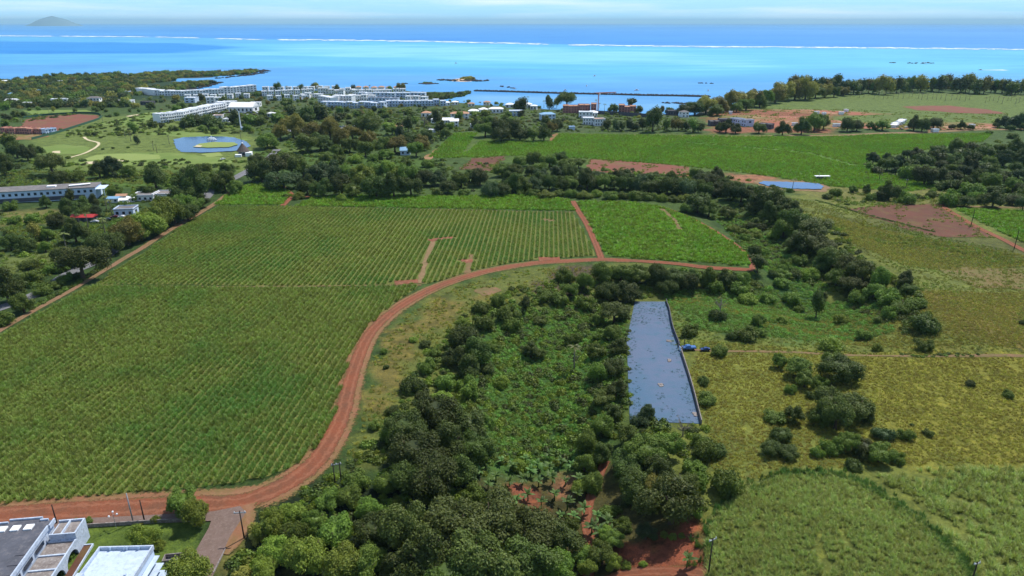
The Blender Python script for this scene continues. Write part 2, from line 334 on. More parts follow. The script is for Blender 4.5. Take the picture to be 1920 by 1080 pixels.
# ---------------------------------------------------------------- draped sheets
def sheet(name, poly, off, mat, cell=6.0, kind='structure', wob=0.0, z=None, ground=False):
    p = poly if ground else GP(poly)
    if wob:
        q = []; r = random.Random(len(name) + int(off * 1000))
        for i in range(len(p)):
            a, b = Vector(p[i]), Vector(p[(i + 1) % len(p)]); L = (b - a).length; n = max(1, min(160, int(L / (wob * 3)))); nn = Vector((-(b - a).y, (b - a).x)).normalized()
            for k in range(n): q.append(tuple(a + (b - a) * (k / n) + (nn * r.uniform(-wob, wob) if k else nn * 0)))
        p = q
    bm = bmesh.new(); f = bm.faces.new([bm.verts.new((x, y, 0)) for x, y in p]); bm.normal_update()
    if f.normal.z < 0: f.normal_flip()
    bmesh.ops.triangulate(bm, faces=bm.faces[:], ngon_method='EAR_CLIP')
    if z is None:
        xs = [v[0] for v in p]; yy = [v[1] for v in p]
        for lo, hi, n in ((min(xs), max(xs), Vector((1, 0, 0))), (min(yy), max(yy), Vector((0, 1, 0)))):
            c = math.ceil(lo / cell) * cell
            while c < hi:
                bmesh.ops.bisect_plane(bm, geom=bm.verts[:] + bm.edges[:] + bm.faces[:], plane_co=n * c, plane_no=n); c += cell
    me = bpy.data.meshes.new(name); bm.to_mesh(me); bm.free()
    co = np.zeros(len(me.vertices) * 3, np.float32); me.vertices.foreach_get('co', co); co = co.reshape(-1, 3)
    co[:, 2] = (height(co[:, 0], co[:, 1]) + off) if z is None else z
    me.vertices.foreach_set('co', co.ravel()); me.materials.append(mat); me.update()
    return tag(mobj(name, me), kind=kind)
def smooth_line(pts, step):
    P = [Vector(p) for p in pts]; P = [P[0] * 2 - P[1]] + P + [P[-1] * 2 - P[-2]]; out = []
    for i in range(1, len(P) - 2):
        n = max(2, int((P[i + 1] - P[i]).length / step))
        for k in range(n):
            t = k / n; a, b, c, d = P[i - 1], P[i], P[i + 1], P[i + 2]
            out.append(0.5 * (2 * b + (c - a) * t + (2 * a - 5 * b + 4 * c - d) * t * t + (3 * b - a - 3 * c + d) * t ** 3))
    out.append(P[-2]); return out
def ribbon(name, px, w, off, mat, step=3.0, wob=0.25, kind='structure', nx=10, seed=1):
    pts = smooth_line([G(a, b).to_2d() for a, b in px], step); r = random.Random(seed); mb = MB(); n = len(pts)
    ws = w if hasattr(w, '__len__') else (w, w); el = er = 0.0
    for i, p in enumerate(pts):
        t = (pts[min(i + 1, n - 1)] - pts[max(i - 1, 0)]).normalized(); nn = Vector((-t.y, t.x)); f = i / (n - 1) * (len(ws) - 1); k = min(int(f), len(ws) - 2); W = ws[k] + (ws[k + 1] - ws[k]) * (f - k)
        el = el * 0.6 + r.uniform(-wob, wob); er = er * 0.6 + r.uniform(-wob, wob)
        for j in range(nx + 1):
            s = j / nx - 0.5; q = p + nn * (s * W + (el if j == 0 else er if j == nx else 0)); mb.v.append((q.x, q.y, hz(q.x, q.y) + off))
    for i in range(n - 1):
        for j in range(nx): a = i * (nx + 1) + j; mb.f.append((a, a + 1, a + nx + 2, a + nx + 1))
    o = mb.build(name, mat, smooth=True); at = o.data.attributes.new('across', 'FLOAT', 'POINT'); at.data.foreach_set('value', np.tile(np.linspace(-1, 1, nx + 1), n).astype(np.float32))
    return tag(o, kind=kind)
M_red = simple('red_dirt', C(140, 80, 58), C(126, 84, 64), 0.12, 0.95, 0.5, c3=C(176, 126, 100), scale2=0.5)
def rutted(name, base, rut, edge, mid):
    m, t, p, out = nodes_mat(name); p.inputs['Roughness'].default_value = 0.95; at = t.nodes.new('ShaderNodeAttribute'); at.attribute_name = 'across'
    ab = t.nodes.new('ShaderNodeMath'); ab.operation = 'ABSOLUTE'; t.links.new(at.outputs['Fac'], ab.inputs[0]); n1 = noise(t, 0.5, 6, 0.7)
    ad = t.nodes.new('ShaderNodeMath'); ad.operation = 'MULTIPLY_ADD'; t.links.new(n1, ad.inputs[0]); ad.inputs[1].default_value = 1.1; t.links.new(ab.outputs[0], ad.inputs[2])      # |u| + wobble (mean .55)
    c = mixrgb(t, base, mid, ramp(t, noise(t, 0.15, 7, 0.7), 0.4, 0.65)); c = mixrgb(t, c, rut, ramp(t, noise(t, 1.5, 6, 0.8), 0.5, 0.75, 0, 0.7))
    su = t.nodes.new('ShaderNodeMath'); su.operation = 'SUBTRACT'; t.links.new(ad.outputs[0], su.inputs[0]); su.inputs[1].default_value = 0.95; a2 = t.nodes.new('ShaderNodeMath'); a2.operation = 'ABSOLUTE'; t.links.new(su.outputs[0], a2.inputs[0])
    c = mixrgb(t, c, rut, ramp(t, a2.outputs[0], 0.16, 0.05, 0, 0.55)); c = mixrgb(t, c, edge, ramp(t, ad.outputs[0], 1.25, 1.5))
    fr = t.nodes.new('ShaderNodeMath'); fr.operation = 'MULTIPLY_ADD'; t.links.new(noise(t, 1.1, 6, 0.75), fr.inputs[0]); fr.inputs[1].default_value = 0.9; t.links.new(ab.outputs[0], fr.inputs[2]); t.links.new(ramp(t, fr.outputs[0], 1.18, 1.34, 1, 0), p.inputs['Alpha'])
    t.links.new(c, p.inputs['Base Color']); bn = t.nodes.new('ShaderNodeBump'); bn.inputs['Strength'].default_value = 0.6; bn.inputs['Distance'].default_value = 0.3; t.links.new(noise(t, 1.3, 6, 0.7), bn.inputs['Height']); t.links.new(bn.outputs[0], p.inputs['Normal']); return m
M_track = rutted('rutted_red_track', C(136, 78, 54), C(156, 104, 78), C(106, 94, 56), C(114, 76, 56))
M_pale = simple('dry_earth', C(150, 122, 92), C(128, 104, 74), 0.4, 0.95, 0.5, c3=C(112, 112, 66), scale2=0.9)
M_verge = simple('verge_earth', C(138, 106, 80), C(112, 102, 62), 0.2, 0.95, 0.4, c3=C(96, 102, 52), scale2=0.6)
M_asph = simple('old_asphalt', C(124, 104, 96), C(112, 94, 84), 0.3, 0.9, 0.1, c3=C(140, 122, 112), scale2=2)
M_asph2 = simple('grey_asphalt', C(130, 130, 134), C(112, 112, 114), 0.3, 0.9)
M_cane_floor = simple('cane_field_floor', C(112, 118, 56), C(96, 104, 48), 0.12, 0.95, 0.3, c3=C(130, 118, 72), scale2=0.8)
M_cane_floor2 = simple('young_cane_floor', C(86, 120, 40), C(76, 108, 36), 0.08, 0.95, 0.3, c3=C(104, 128, 52), scale2=0.5)
M_brown = simple('ploughed_brown', C(112, 72, 58), C(96, 66, 52), 0.07, 0.95, 0.5, c3=C(110, 98, 56), scale2=0.09)
M_redfield = simple('ploughed_red', C(136, 80, 68), C(122, 84, 66), 0.05, 0.95, 0.4, c3=C(120, 108, 66), scale2=0.07)
M_site = simple('red_site_earth', C(156, 96, 74), C(116, 112, 62), 0.022, 0.95, 0.3, c3=C(186, 140, 116), scale2=0.03, lo=.42, hi=.6)
M_fair = simple('fairway_grass', C(118, 138, 66), C(106, 128, 58), 0.03, 0.9, c3=C(128, 142, 76), scale2=0.05)
M_green = simple('putting_green', C(142, 156, 86), C(134, 150, 80), 0.05, 0.9)
M_sand = simple('bunker_sand', C(214, 200, 166), C(200, 186, 150), 0.3, 0.95)
M_lot = simple('levelled_grey_gravel', C(100, 114, 138), C(84, 112, 138), 0.03, 0.95, 0.25, c3=C(82, 112, 132), scale2=0.35, lo=.4, hi=.6)
M_pond = simple('pond_water', C(66, 100, 146), C(58, 90, 136), 0.03, 0.12, spec=0.5)
M_pond2 = simple('irrigation_pond_water', C(76, 112, 158), C(66, 102, 148), 0.05, 0.12, spec=0.5)
# fields (pixel outlines)
F_A = [(-160, 705), (-60, 668), (8, 626), (70, 589), (156, 542), (178, 538), (400, 539), (600, 540), (786, 536), (740, 568), (706, 596), (676, 634), (655, 674), (640, 722), (628, 776), (600, 830), (566, 866), (505, 893), (440, 906), (300, 920), (150, 932), (0, 946), (-160, 958)]
F_B = [(180, 534), (238, 492), (276, 471), (332, 432), (408, 387), (520, 387), (700, 391), (900, 395), (1074, 399), (1096, 437), (1117, 480), (1040, 484), (960, 492), (880, 508), (826, 527), (793, 533), (600, 536), (400, 535)]
F_C1 = [(402, 384), (432, 362), (466, 346), (524, 343), (548, 366), (528, 384)]
F_C2 = [(552, 386), (585, 372), (650, 366), (800, 368), (960, 366), (1066, 374), (1076, 395), (900, 392), (700, 388)]
F_D = [(1084, 378), (1180, 379), (1240, 388), (1300, 412), (1362, 448), (1402, 482), (1402, 500), (1300, 491), (1180, 484), (1136, 478), (1110, 430)]
F_E1 = [(804, 296), (830, 270), (853, 250), (896, 249), (880, 268), (868, 285)]
F_E2 = [(810, 297), (878, 285), (900, 265), (960, 265), (1032, 266), (1050, 251), (1250, 254), (1500, 257), (1700, 252), (1860, 250), (1842, 266), (1700, 285), (1612, 308), (1640, 322), (1762, 350), (1700, 360), (1560, 350), (1480, 336), (1380, 322), (1290, 312), (1110, 298), (960, 292)]
F_F = [(1790, 392), (1920, 396), (2080, 400), (2080, 500), (1922, 456), (1834, 414)]
F_G = [(1318, 1120), (1326, 1010), (1350, 955), (1400, 915), (1480, 892), (1570, 892), (1650, 925), (1730, 980), (1800, 1050), (1830, 1130)]
F_H = [(1600, 900), (1700, 882), (1920, 876), (2080, 880), (2150, 1130), (1860, 1130), (1810, 1050), (1740, 970), (1660, 918)]
FL = []
for nm, pl, m, cell in (('cane_field_floor', F_A, M_cane_floor, 7), ('cane_field_floor', F_B, M_cane_floor, 8), ('cane_field_floor', F_C1, M_cane_floor2, 10), ('cane_field_floor', F_C2, M_cane_floor2, 10),
                  ('cane_field_floor', F_D, M_cane_floor2, 7), ('cane_field_floor', F_E1, M_cane_floor2, 16), ('cane_field_floor', F_E2, M_cane_floor2, 18), ('cane_field_floor', F_F, M_cane_floor2, 10)):
    sheet(nm, pl, 0.10, m, cell, wob=0.5)
sheet('bare_field', [(862, 318), (884, 297), (950, 292), (936, 306), (918, 321)], 0.10, M_brown, 10, wob=2)
sheet('bare_field', [(1098, 320), (1106, 299), (1160, 300), (1240, 307), (1291, 313), (1293, 334), (1200, 326)], 0.10, M_redfield, 10, wob=2)
sheet('bare_field', [(1560, 384), (1600, 392), (1660, 381), (1762, 384), (1800, 408), (1866, 446), (1800, 445), (1740, 441), (1680, 422), (1610, 400)], 0.13, M_brown, 8, wob=2.2)
sheet('bare_field', [(1756, 502), (1830, 500), (2080, 506), (2080, 546), (1920, 542), (1830, 540)], 0.13, simple('tilled_strip', C(122, 100, 66), C(104, 108, 56), 0.05, 0.95, 0.5, c3=C(112, 108, 58), scale2=0.2), 8, wob=2.5)
for k, pl in enumerate(([(1435, 206), (1500, 205), (1600, 209), (1680, 214), (1600, 217), (1480, 212)], [(1690, 200), (1780, 198), (1850, 205), (1890, 214), (1800, 212), (1720, 207)],
           [(1335, 219), (1400, 215), (1500, 219), (1580, 227), (1740, 237), (1700, 243), (1480, 240), (1380, 236)], [(1740, 228), (1870, 232), (1870, 242), (1740, 246)],
           [(40, 247), (46, 225), (80, 218), (150, 214), (186, 217), (180, 226), (140, 240), (90, 250)], [(0, 250), (70, 250), (92, 256), (60, 262), (0, 262)], [(790, 298), (830, 275), (836, 280), (806, 300)],
           [(1030, 264), (1042, 250), (1052, 251), (1040, 266)], [(720, 236), (755, 231), (756, 238), (722, 241)])):
    sheet('red_earth', pl, 0.12, M_redfield if k in (4, 1) else M_site, 16, wob=2.5)
# golf course
for pl in ([(180, 234), (270, 212), (330, 206), (312, 218), (240, 236)], [(120, 305), (200, 288), (330, 287), (420, 296), (440, 306), (300, 310), (180, 312)], [(75, 276), (120, 271), (170, 276), (160, 288), (90, 290)],
           [(250, 250), (330, 246), (400, 252), (470, 262), (446, 268), (340, 258)], [(40, 207), (160, 206), (180, 212), (60, 215)]):
    sheet('fairway', pl, 0.12, M_fair, 14, wob=2)
for pl in ([(155, 300), (180, 291), (240, 288), (300, 291), (300, 298), (230, 303)], [(376, 289), (410, 286), (420, 292), (390, 295)]): sheet('putting_green', pl, 0.18, M_green, 14, wob=1)
for pl in ([(98, 284), (113, 283), (113, 288), (98, 287)], [(160, 304), (186, 302), (184, 307), (162, 308)], [(212, 301), (232, 299), (234, 303), (214, 304)], [(236, 218), (262, 214), (262, 217), (240, 219)]): sheet('bunker', pl, 0.24, M_sand, 14, wob=.5)
ribbon('cart_path', [(157, 257), (166, 263), (185, 268), (180, 276), (160, 287), (130, 296)], 2.5, 0.2, M_sand)
sheet('pond', [(326, 262), (345, 258), (400, 256), (440, 258), (462, 266), (470, 275), (440, 284), (380, 287), (338, 285), (330, 276)], 0.2, M_pond, 400, wob=1, z=0.35)
sheet('golf_island', [(362, 277), (375, 271), (400, 268), (440, 269), (446, 273), (430, 278), (390, 279)], 0.3, M_green, 400, wob=.6, z=0.75)
sheet('bunker', [(364, 277), (370, 274), (380, 275), (376, 278)], 0.3, M_sand, 400, wob=.3, z=0.82)
sheet('pond_bank', [(1412, 342), (1425, 337), (1500, 338), (1548, 343), (1556, 352), (1548, 360), (1490, 358), (1430, 352)], 0.12, M_pale, 10, wob=1.2)
sheet('pond', [(1422, 344), (1430, 341), (1500, 343), (1536, 345.5), (1545, 351), (1540, 356), (1490, 355), (1445, 351)], 0.2, M_pond2, 400, wob=.7, z=0.45)
# tracks and roads
ribbon('dirt_verge', [(-60, 655), (0, 620), (60, 585), (145, 538), (231, 486), (267, 465), (323, 429), (403, 382), (432, 360)], (3.6, 3.4, 4.5, 5, 5), 0.13, rutted('roadside_margin', C(138, 104, 80), C(150, 118, 92), C(100, 100, 54), C(114, 102, 62)), wob=.8)
ribbon('left_road', [(-80, 600), (0, 578), (75, 548), (132, 512), (190, 486), (250, 442), (330, 396), (384, 372), (398, 352), (440, 334), (478, 312), (500, 300), (520, 280)], 6.5, 0.16, M_asph2, wob=.1)
ribbon('dirt_verge', [(1180, 489), (1126, 487), (1060, 490), (1000, 494), (930, 505), (870, 520), (815, 540), (765, 566), (720, 598), (690, 632), (670, 676), (655, 724), (642, 776), (622, 820), (592, 866), (550, 900), (500, 926), (440, 938), (340, 944), (200, 951), (80, 958), (-120, 972)],
       (6, 7, 8, 8.5, 9, 9.5, 10, 11, 12, 12, 12), 0.14, rutted('trampled_red_margin', C(142, 98, 72), C(150, 112, 84), C(108, 104, 58), C(118, 104, 62)), wob=.9, seed=5)
ribbon('dirt_track', [(1412, 507), (1340, 503), (1260, 494), (1180, 489), (1126, 487), (1060, 490), (1000, 494), (930, 505), (870, 520), (815, 540), (765, 566), (720, 598), (690, 632), (670, 676), (655, 724), (642, 776), (622, 820), (592, 866), (550, 900), (500, 926), (440, 944), (340, 948), (200, 955), (80, 962), (-120, 976)],
       (4.2, 4.4, 4.4, 4.6, 4.8, 5, 5.2, 5.2, 5.4, 5.6, 6, 7.2, 8.5, 8.5, 8), 0.18, M_track, wob=.35)
ribbon('dirt_track', [(1128, 486), (1116, 455), (1100, 420), (1084, 395), (1074, 377)], 4.2, 0.16, M_track, wob=.3)
ribbon('dirt_track', [(1410, 505), (1408, 484), (1370, 452), (1318, 420), (1270, 398), (1236, 388)], 3.2, 0.16, M_track, wob=.3)
ribbon('dirt_track', [(524, 345), (536, 356), (548, 367), (538, 378), (530, 386)], 4.5, 0.2, M_track, wob=.4)
ribbon('dirt_track', [(548, 367), (575, 369), (604, 372)], 3.5, 0.17, M_track, wob=.4)
ribbon('dirt_track', [(1762, 384), (1800, 408), (1840, 430), (1880, 449), (1920, 470), (2000, 510)], 4.5, 0.18, M_track, wob=.4)
ribbon('dirt_track', [(1762, 384), (1840, 388), (1990, 391)], 3.5, 0.16, M_verge, wob=.4)
ribbon('foot_track', [(1275, 652), (1320, 658), (1400, 659), (1500, 661), (1600, 666), (1700, 668), (1800, 668), (1990, 670)], 1.6, 0.12, M_verge, wob=.3)
ribbon('dirt_track', [(1135, 865), (1120, 900), (1105, 940), (1100, 980), (1108, 1030), (1100, 1100)], 3.2, 0.14, M_track, wob=.5)
ribbon('dirt_track', [(1330, 1075), (1250, 1072), (1170, 1076), (1120, 1100)], 3.4, 0.14, M_track, wob=.4)
ribbon('coast_road', [(1050, 252), (1200, 254), (1400, 256), (1600, 253), (1760, 247), (1990, 240)], 9, 0.16, M_pale, wob=.5)
ribbon('town_road', [(530, 246), (600, 243), (640, 241), (690, 238)], 16, 0.15, M_asph2)
ribbon('cane_headland', [(186, 536), (300, 537), (500, 538), (790, 535)], 1.2, 0.2, M_verge, wob=.3)
ribbon('cane_headland', [(530, 388), (700, 391), (900, 395), (1076, 398)], 1.5, 0.2, M_verge, wob=.3)
ribbon('cane_headland', [(788, 532), (795, 500), (803, 474), (812, 452)], 2.6, 0.2, M_pale, wob=.6)
ribbon('cane_headland', [(806, 452), (820, 449), (850, 446)], 4, 0.24, M_red, wob=.8)
ribbon('cane_headland', [(876, 512), (879, 500), (884, 478)], 2.6, 0.2, M_verge, wob=.6)
ribbon('cane_headland', [(866, 491), (887, 489)], 5, 0.24, M_red, wob=.8)
ribbon('cane_headland', [(740, 531), (784, 528)], 4.5, 0.24, M_red, wob=.8)
ribbon('cane_headland', [(1010, 486), (1050, 486)], 5, 0.24, M_red, wob=.8)
ribbon('cane_headland', [(1018, 412), (1036, 415)], 5, 0.24, M_verge, wob=.8)
ribbon('cane_headland', [(1240, 392), (1262, 410), (1276, 432)], 3, 0.2, M_verge, wob=.6)
# bottom-left street
sheet('street', [(-200, 992), (0, 981), (150, 973), (300, 966), (400, 960), (450, 950), (462, 962), (446, 985), (430, 1010), (404, 1070), (380, 1130), (330, 1130), (352, 1060), (375, 1020), (392, 990), (396, 978), (300, 981), (150, 989), (0, 1002), (-200, 1016)], 0.22, M_asph, 4)
ribbon('dirt_verge', [(452, 950), (452, 985), (440, 1010), (418, 1040)], (8, 7, 4), 0.19, bpy.data.materials['trampled_red_margin'], wob=.6)
sheet('lot', [(1190, 566), (1247, 566), (1258, 610), (1273, 652), (1294, 722), (1313, 795), (1181, 793), (1178, 720), (1175, 640)], 0.14, M_lot, 4)
sheet('bare_patch', [(888, 546), (905, 539), (930, 539), (941, 545), (925, 553), (905, 555)], 0.1, M_verge, 5, wob=.7)
# ---------------------------------------------------------------- leaves, crowns, trunks
def quads_mesh(name, cen, nor, size, r, mat, aspect=1.5, extra=None):
    """many separate leaf-sized faces; cen, nor (n,3), size (n,)"""
    n = len(cen); nor = nor / (np.linalg.norm(nor, axis=1, keepdims=True) + 1e-9)
    rv = r.normal(size=(n, 3)); t = np.cross(nor, rv); t /= np.linalg.norm(t, axis=1, keepdims=True) + 1e-9; b = np.cross(nor, t)
    a = t * (size * 0.5 * aspect)[:, None]; c = b * (size * 0.5)[:, None]; d = nor * (size * 0.12)[:, None]
    v = np.stack([cen - a, cen + c * 0.9 + d, cen + a, cen - c * 0.9 + d], 1).reshape(-1, 3)
    f = np.arange(4 * n).reshape(n, 4); V = v.tolist(); F = f.tolist()
    if extra: m = len(V); V += extra[0]; F += [[i + m for i in q] for q in extra[1]]
    me = bpy.data.meshes.new(name); me.from_pydata(V, [], F); me.materials.append(mat); me.update(); return me
def ico(c, rad, r, sub=1):
    bm = bmesh.new(); bmesh.ops.create_icosphere(bm, subdivisions=sub, radius=1)
    v = [tuple(c[k] + p.co[k] * rad[k] * (0.85 + 0.3 * r.random()) for k in range(3)) for p in bm.verts]
    f = [[q.index for q in fc.verts] for fc in bm.faces]; bm.free(); return v, f
def crown_mesh(name, seed, mat, lobes=16, leaves=3600, size=0.1, vr=0.72, lobe_r=(0.26, 0.42), zc=1.05, spread=0.72, flat=0.55, top=0.0, core=0.72, squash=1.0):
    r = np.random.default_rng(seed); cs = []; rs = []
    for i in range(lobes):
        u = r.normal(size=3); u /= np.linalg.norm(u); u[2] = abs(u[2]) * 1.0 - flat * r.random(); k = spread * r.uniform(0.55, 1.0)
        cs.append((u[0] * k, u[1] * k, zc + u[2] * k * vr + top * r.random())); rs.append(r.uniform(*lobe_r))
    cs = np.array(cs); rs = np.array(rs); w = rs ** 2 / (rs ** 2).sum(); li = r.choice(lobes, leaves, p=w)
    d = r.normal(size=(leaves, 3)); d[:, 2] = d[:, 2] * 0.9 + 0.25; d /= np.linalg.norm(d, axis=1, keepdims=True)
    bumpy = 1 + 0.3 * np.sin(d[:, 0] * 7 + li) * np.sin(d[:, 1] * 6 + li * 2) * np.sin(d[:, 2] * 8 + li)
    rad = rs[li] * bumpy * (1.16 - 0.46 * r.random(leaves) ** 1.6); cen = cs[li] + d * rad[:, None] * np.array((1, 1, squash))
    # hide leaves deep inside other lobes is unnecessary: they fill the crown
    nor = d + r.normal(size=(leaves, 3)) * 0.55 + np.array((0, 0, 0.35))
    V = []; F = []
    for c, q in zip(cs, rs):
        v, f = ico(c, (q * core, q * core, q * core * 0.92 * squash), r); m = len(V); V += v; F += [[i + m for i in x] for x in f]
    v, f = ico((0, 0, zc - 0.05), (spread * 0.62, spread * 0.62, spread * vr * 0.5), r, 2); m = len(V); V += v; F += [[i + m for i in x] for x in f]
    return quads_mesh(name, cen, nor, size * r.uniform(0.6, 1.25, leaves), r, mat, 1.35, (V, F))
def trunk_mesh(name, seed, mat, h=0.95, rad=0.07, limbs=4, n=7):
    r = random.Random(seed); mb = MB(); lean = r.uniform(-0.08, 0.08)
    mb.tube([(0, 0, -0.12), (0.01, 0, 0.2), (lean * 0.5, 0.02, 0.45 * h), (lean, 0.02, 0.62 * h)], [rad * 1.45, rad, rad * 0.85, rad * 0.7], n)
    for k in range(limbs):
        a = 6.283 * k / limbs + r.uniform(-0.4, 0.4); q = r.uniform(0.35, 0.6)
        mb.tube([(lean * 0.6, 0.02, 0.48 * h), (lean + math.cos(a) * q * 0.45, math.sin(a) * q * 0.45, 0.78 * h), (lean + math.cos(a) * q, math.sin(a) * q, h * 1.08 + 0.1)], [rad * 0.6, rad * 0.42, rad * 0.16], 5)
    return mb.mesh(name, mat, True)
M_bark = simple('tree_bark', C(104, 90, 76), C(78, 66, 56), 6, 0.95, obj=True)
M_barkp = simple('pale_bark', C(150, 142, 130), C(118, 108, 98), 6, 0.95, obj=True)
L_dark = leaf_mat('dark_leaves', C(52, 68, 26), C(104, 120, 46), C(70, 88, 36))
L_mid = leaf_mat('green_leaves', C(70, 96, 34), C(132, 152, 56), C(98, 120, 46))
L_lite = leaf_mat('light_leaves', C(92, 118, 38), C(156, 172, 64), C(122, 140, 52))
L_olive = leaf_mat('olive_leaves', C(104, 106, 44), C(172, 164, 80), C(136, 132, 58))
L_blue = leaf_mat('blue_green_leaves', C(54, 74, 44), C(94, 114, 64), C(72, 92, 50))
L_umb = leaf_mat('feathery_leaves', C(64, 80, 34), C(116, 126, 56), C(88, 100, 44))
L_grey = leaf_mat('grey_twigs', C(110, 100, 88), C(150, 140, 124), None, 0.1)
L_creep = leaf_mat('creeper_leaves', C(94, 130, 52), C(154, 186, 92), C(114, 154, 68), 0.3)
L_grass = leaf_mat('dry_grass_blades', C(132, 132, 52), C(182, 174, 82), C(158, 150, 68), 0.3, True)
L_grass2 = leaf_mat('green_grass_blades', C(98, 118, 46), C(144, 160, 68), C(146, 146, 72), 0.3, True)
L_cane = leaf_mat('cane_leaves', C(102, 124, 52), C(164, 176, 88), C(112, 146, 66), 0.3, True)
L_cane2 = leaf_mat('young_cane_leaves', C(104, 142, 40), C(150, 182, 60), C(116, 156, 48), 0.3, True)
L_cane3 = leaf_mat('tall_cane_leaves', C(132, 150, 72), C(190, 202, 120), C(156, 170, 92), 0.3, True)
L_banana = leaf_mat('banana_leaves', C(66, 98, 44), C(120, 148, 76), None, 0.35)
L_palm = leaf_mat('palm_leaves', C(84, 100, 48), C(136, 140, 76), None, 0.25)
BR = {}   # kind -> list of (crown mesh, trunk mesh)
for key, mat, pre in (('dark', L_dark, 0), ('mid', L_mid, 10), ('light', L_lite, 20), ('olive', L_olive, 30), ('blue', L_blue, 40)):
    hi = [(crown_mesh('crown_' + key, pre + s, mat, (20, 26, 30, 18)[s], 11000, 0.058, vr=(0.8, 1.0, 0.66, 0.85)[s], zc=0.84, flat=1.15, lobe_r=((0.18, 0.34), (0.16, 0.28), (0.14, 0.3), (0.2, 0.4))[s], spread=(0.74, 0.72, 0.84, 0.7)[s], core=0.62), trunk_mesh('trunk_' + key, pre + s, M_bark)) for s in range(4)]
    lo = [(crown_mesh('crown_far_' + key, pre + 5 + s, mat, 10 + 2 * s, 760, 0.16, lobe_r=(0.28, 0.44), core=0.8, zc=0.74, vr=0.85, flat=1.4), trunk_mesh('trunk_far_' + key, pre + 5 + s, M_bark, limbs=3, n=5)) for s in range(3)]
    shr = [(crown_mesh('crown_shrub_' + key, pre + 8 + s, mat, 15, 3000, 0.1, zc=0.5, vr=0.55, flat=1.2, lobe_r=(0.18, 0.42), spread=0.86), trunk_mesh('stem_' + key, pre + 8 + s, M_bark, h=0.5, rad=0.05, limbs=3, n=5)) for s in range(2)]
    BR[key] = {'hi': hi, 'lo': lo, 'shrub': shr}
UMB = [(crown_mesh('crown_umbrella', 61 + s, L_umb, 18, 7500, 0.06, vr=0.45, zc=0.86, flat=0.9, lobe_r=(0.2, 0.32), spread=0.85), trunk_mesh('trunk_umbrella', 61, M_bark, h=0.95, limbs=6)) for s in range(2)]
CASU = [(crown_mesh('crown_casuarina', 71 + s, m_, 14, 1500, 0.13, vr=1.35, zc=1.3, spread=0.58, lobe_r=(0.26, 0.4), squash=1.5, flat=1.5), trunk_mesh('trunk_casuarina', 71, M_bark, h=1.3, rad=0.05)) for s, m_ in enumerate((L_blue, L_olive, L_dark, L_mid))]
TALL = [(crown_mesh('crown_column', 81 + s, L_dark, 14, 3000, 0.1, vr=1.5, zc=1.6, spread=0.6, lobe_r=(0.3, 0.42), squash=1.3, flat=1.5), trunk_mesh('trunk_column', 81, M_bark, h=1.2)) for s in range(2)]
def bare_mesh():
    r = random.Random(5); mb = MB(); mb.tube([(0, 0, -0.1), (0, 0, 0.4), (0.03, 0, 0.8)], [0.07, 0.05, 0.04], 6)
    for k in range(16):
        a = r.uniform(0, 6.28); z0 = r.uniform(0.35, 0.8); q = r.uniform(0.4, 0.9); z1 = z0 + r.uniform(0.3, 0.8)
        e = (math.cos(a) * q, math.sin(a) * q, z1); mb.tube([(0, 0, z0), (e[0] * 0.5, e[1] * 0.5, (z0 + z1) / 2 - 0.03), e], [0.03, 0.02, 0.008], 4)
        for j in range(4):
            f = r.uniform(0.4, 1); s = (e[0] * f, e[1] * f, z0 + (z1 - z0) * f); mb.tube([s, (s[0] + r.uniform(-.25, .25), s[1] + r.uniform(-.25, .25), s[2] + r.uniform(0.05, .3))], [0.013, 0.005], 3)
    return mb.mesh('bare_branches', M_barkp)
BARE = bare_mesh()
def fronds(n, L, w, droop, r, base=(0, 0, 0), up=0.5, segs=5, split=False):
    V = []; F = []
    for k in range(n):
        a = 6.283 * k / n + r.uniform(-.25, .25); e = up * r.uniform(0.4, 1.5); l = L * r.uniform(0.8, 1.15); ca, sa = math.cos(a), math.sin(a); b = len(V)
        for i in range(segs + 1):
            f = i / segs; x = l * f * math.cos(e * (1 - f * 0.3)); z = l * (f * math.sin(e) - droop * f * f); ww = w * (math.sin(math.pi * min(1, f * 0.86 + 0.1)) ** 0.7) * (1 if i < segs else 0.15)
            for s in (-1, 0, 1): V.append((base[0] + x * ca - s * ww * sa, base[1] + x * sa + s * ww * ca, base[2] + z - abs(s) * ww * 0.35))
        for i in range(segs):
            for s in (0, 1): q = b + i * 3 + s; F.append((q, q + 1, q + 4, q + 3))
    return V, F
def palm_meshes(seed):
    r = random.Random(seed); V, F = fronds(15, 2.9, 0.34, 0.75, r, (0.25, 0, 7.2), 0.75); me = bpy.data.meshes.new('palm_fronds'); me.from_pydata(V, [], F); me.materials.append(L_palm)
    tr = MB().tube([(0, 0, -0.3), (0.05, 0, 2), (0.12, 0, 4.5), (0.25, 0, 7.3)], [0.28, 0.2, 0.17, 0.14], 7).mesh('palm_trunk', M_barkp, True); return me, tr
PALM = [palm_meshes(1), palm_meshes(2)]
def banana_meshes(seed):
    r = random.Random(seed); V, F = fronds(9, 2.2, 0.36, 0.5, r, (0, 0, 1.9), 1.0, 4); me = bpy.data.meshes.new('banana_leaves'); me.from_pydata(V, [], F); me.materials.append(L_banana)
    return me, MB().tube([(0, 0, -0.3), (0, 0, 1), (0.03, 0, 2.0)], [0.18, 0.15, 0.1], 7).mesh('banana_stem', L_banana, True)
BANANA = [banana_meshes(3), banana_meshes(4)]
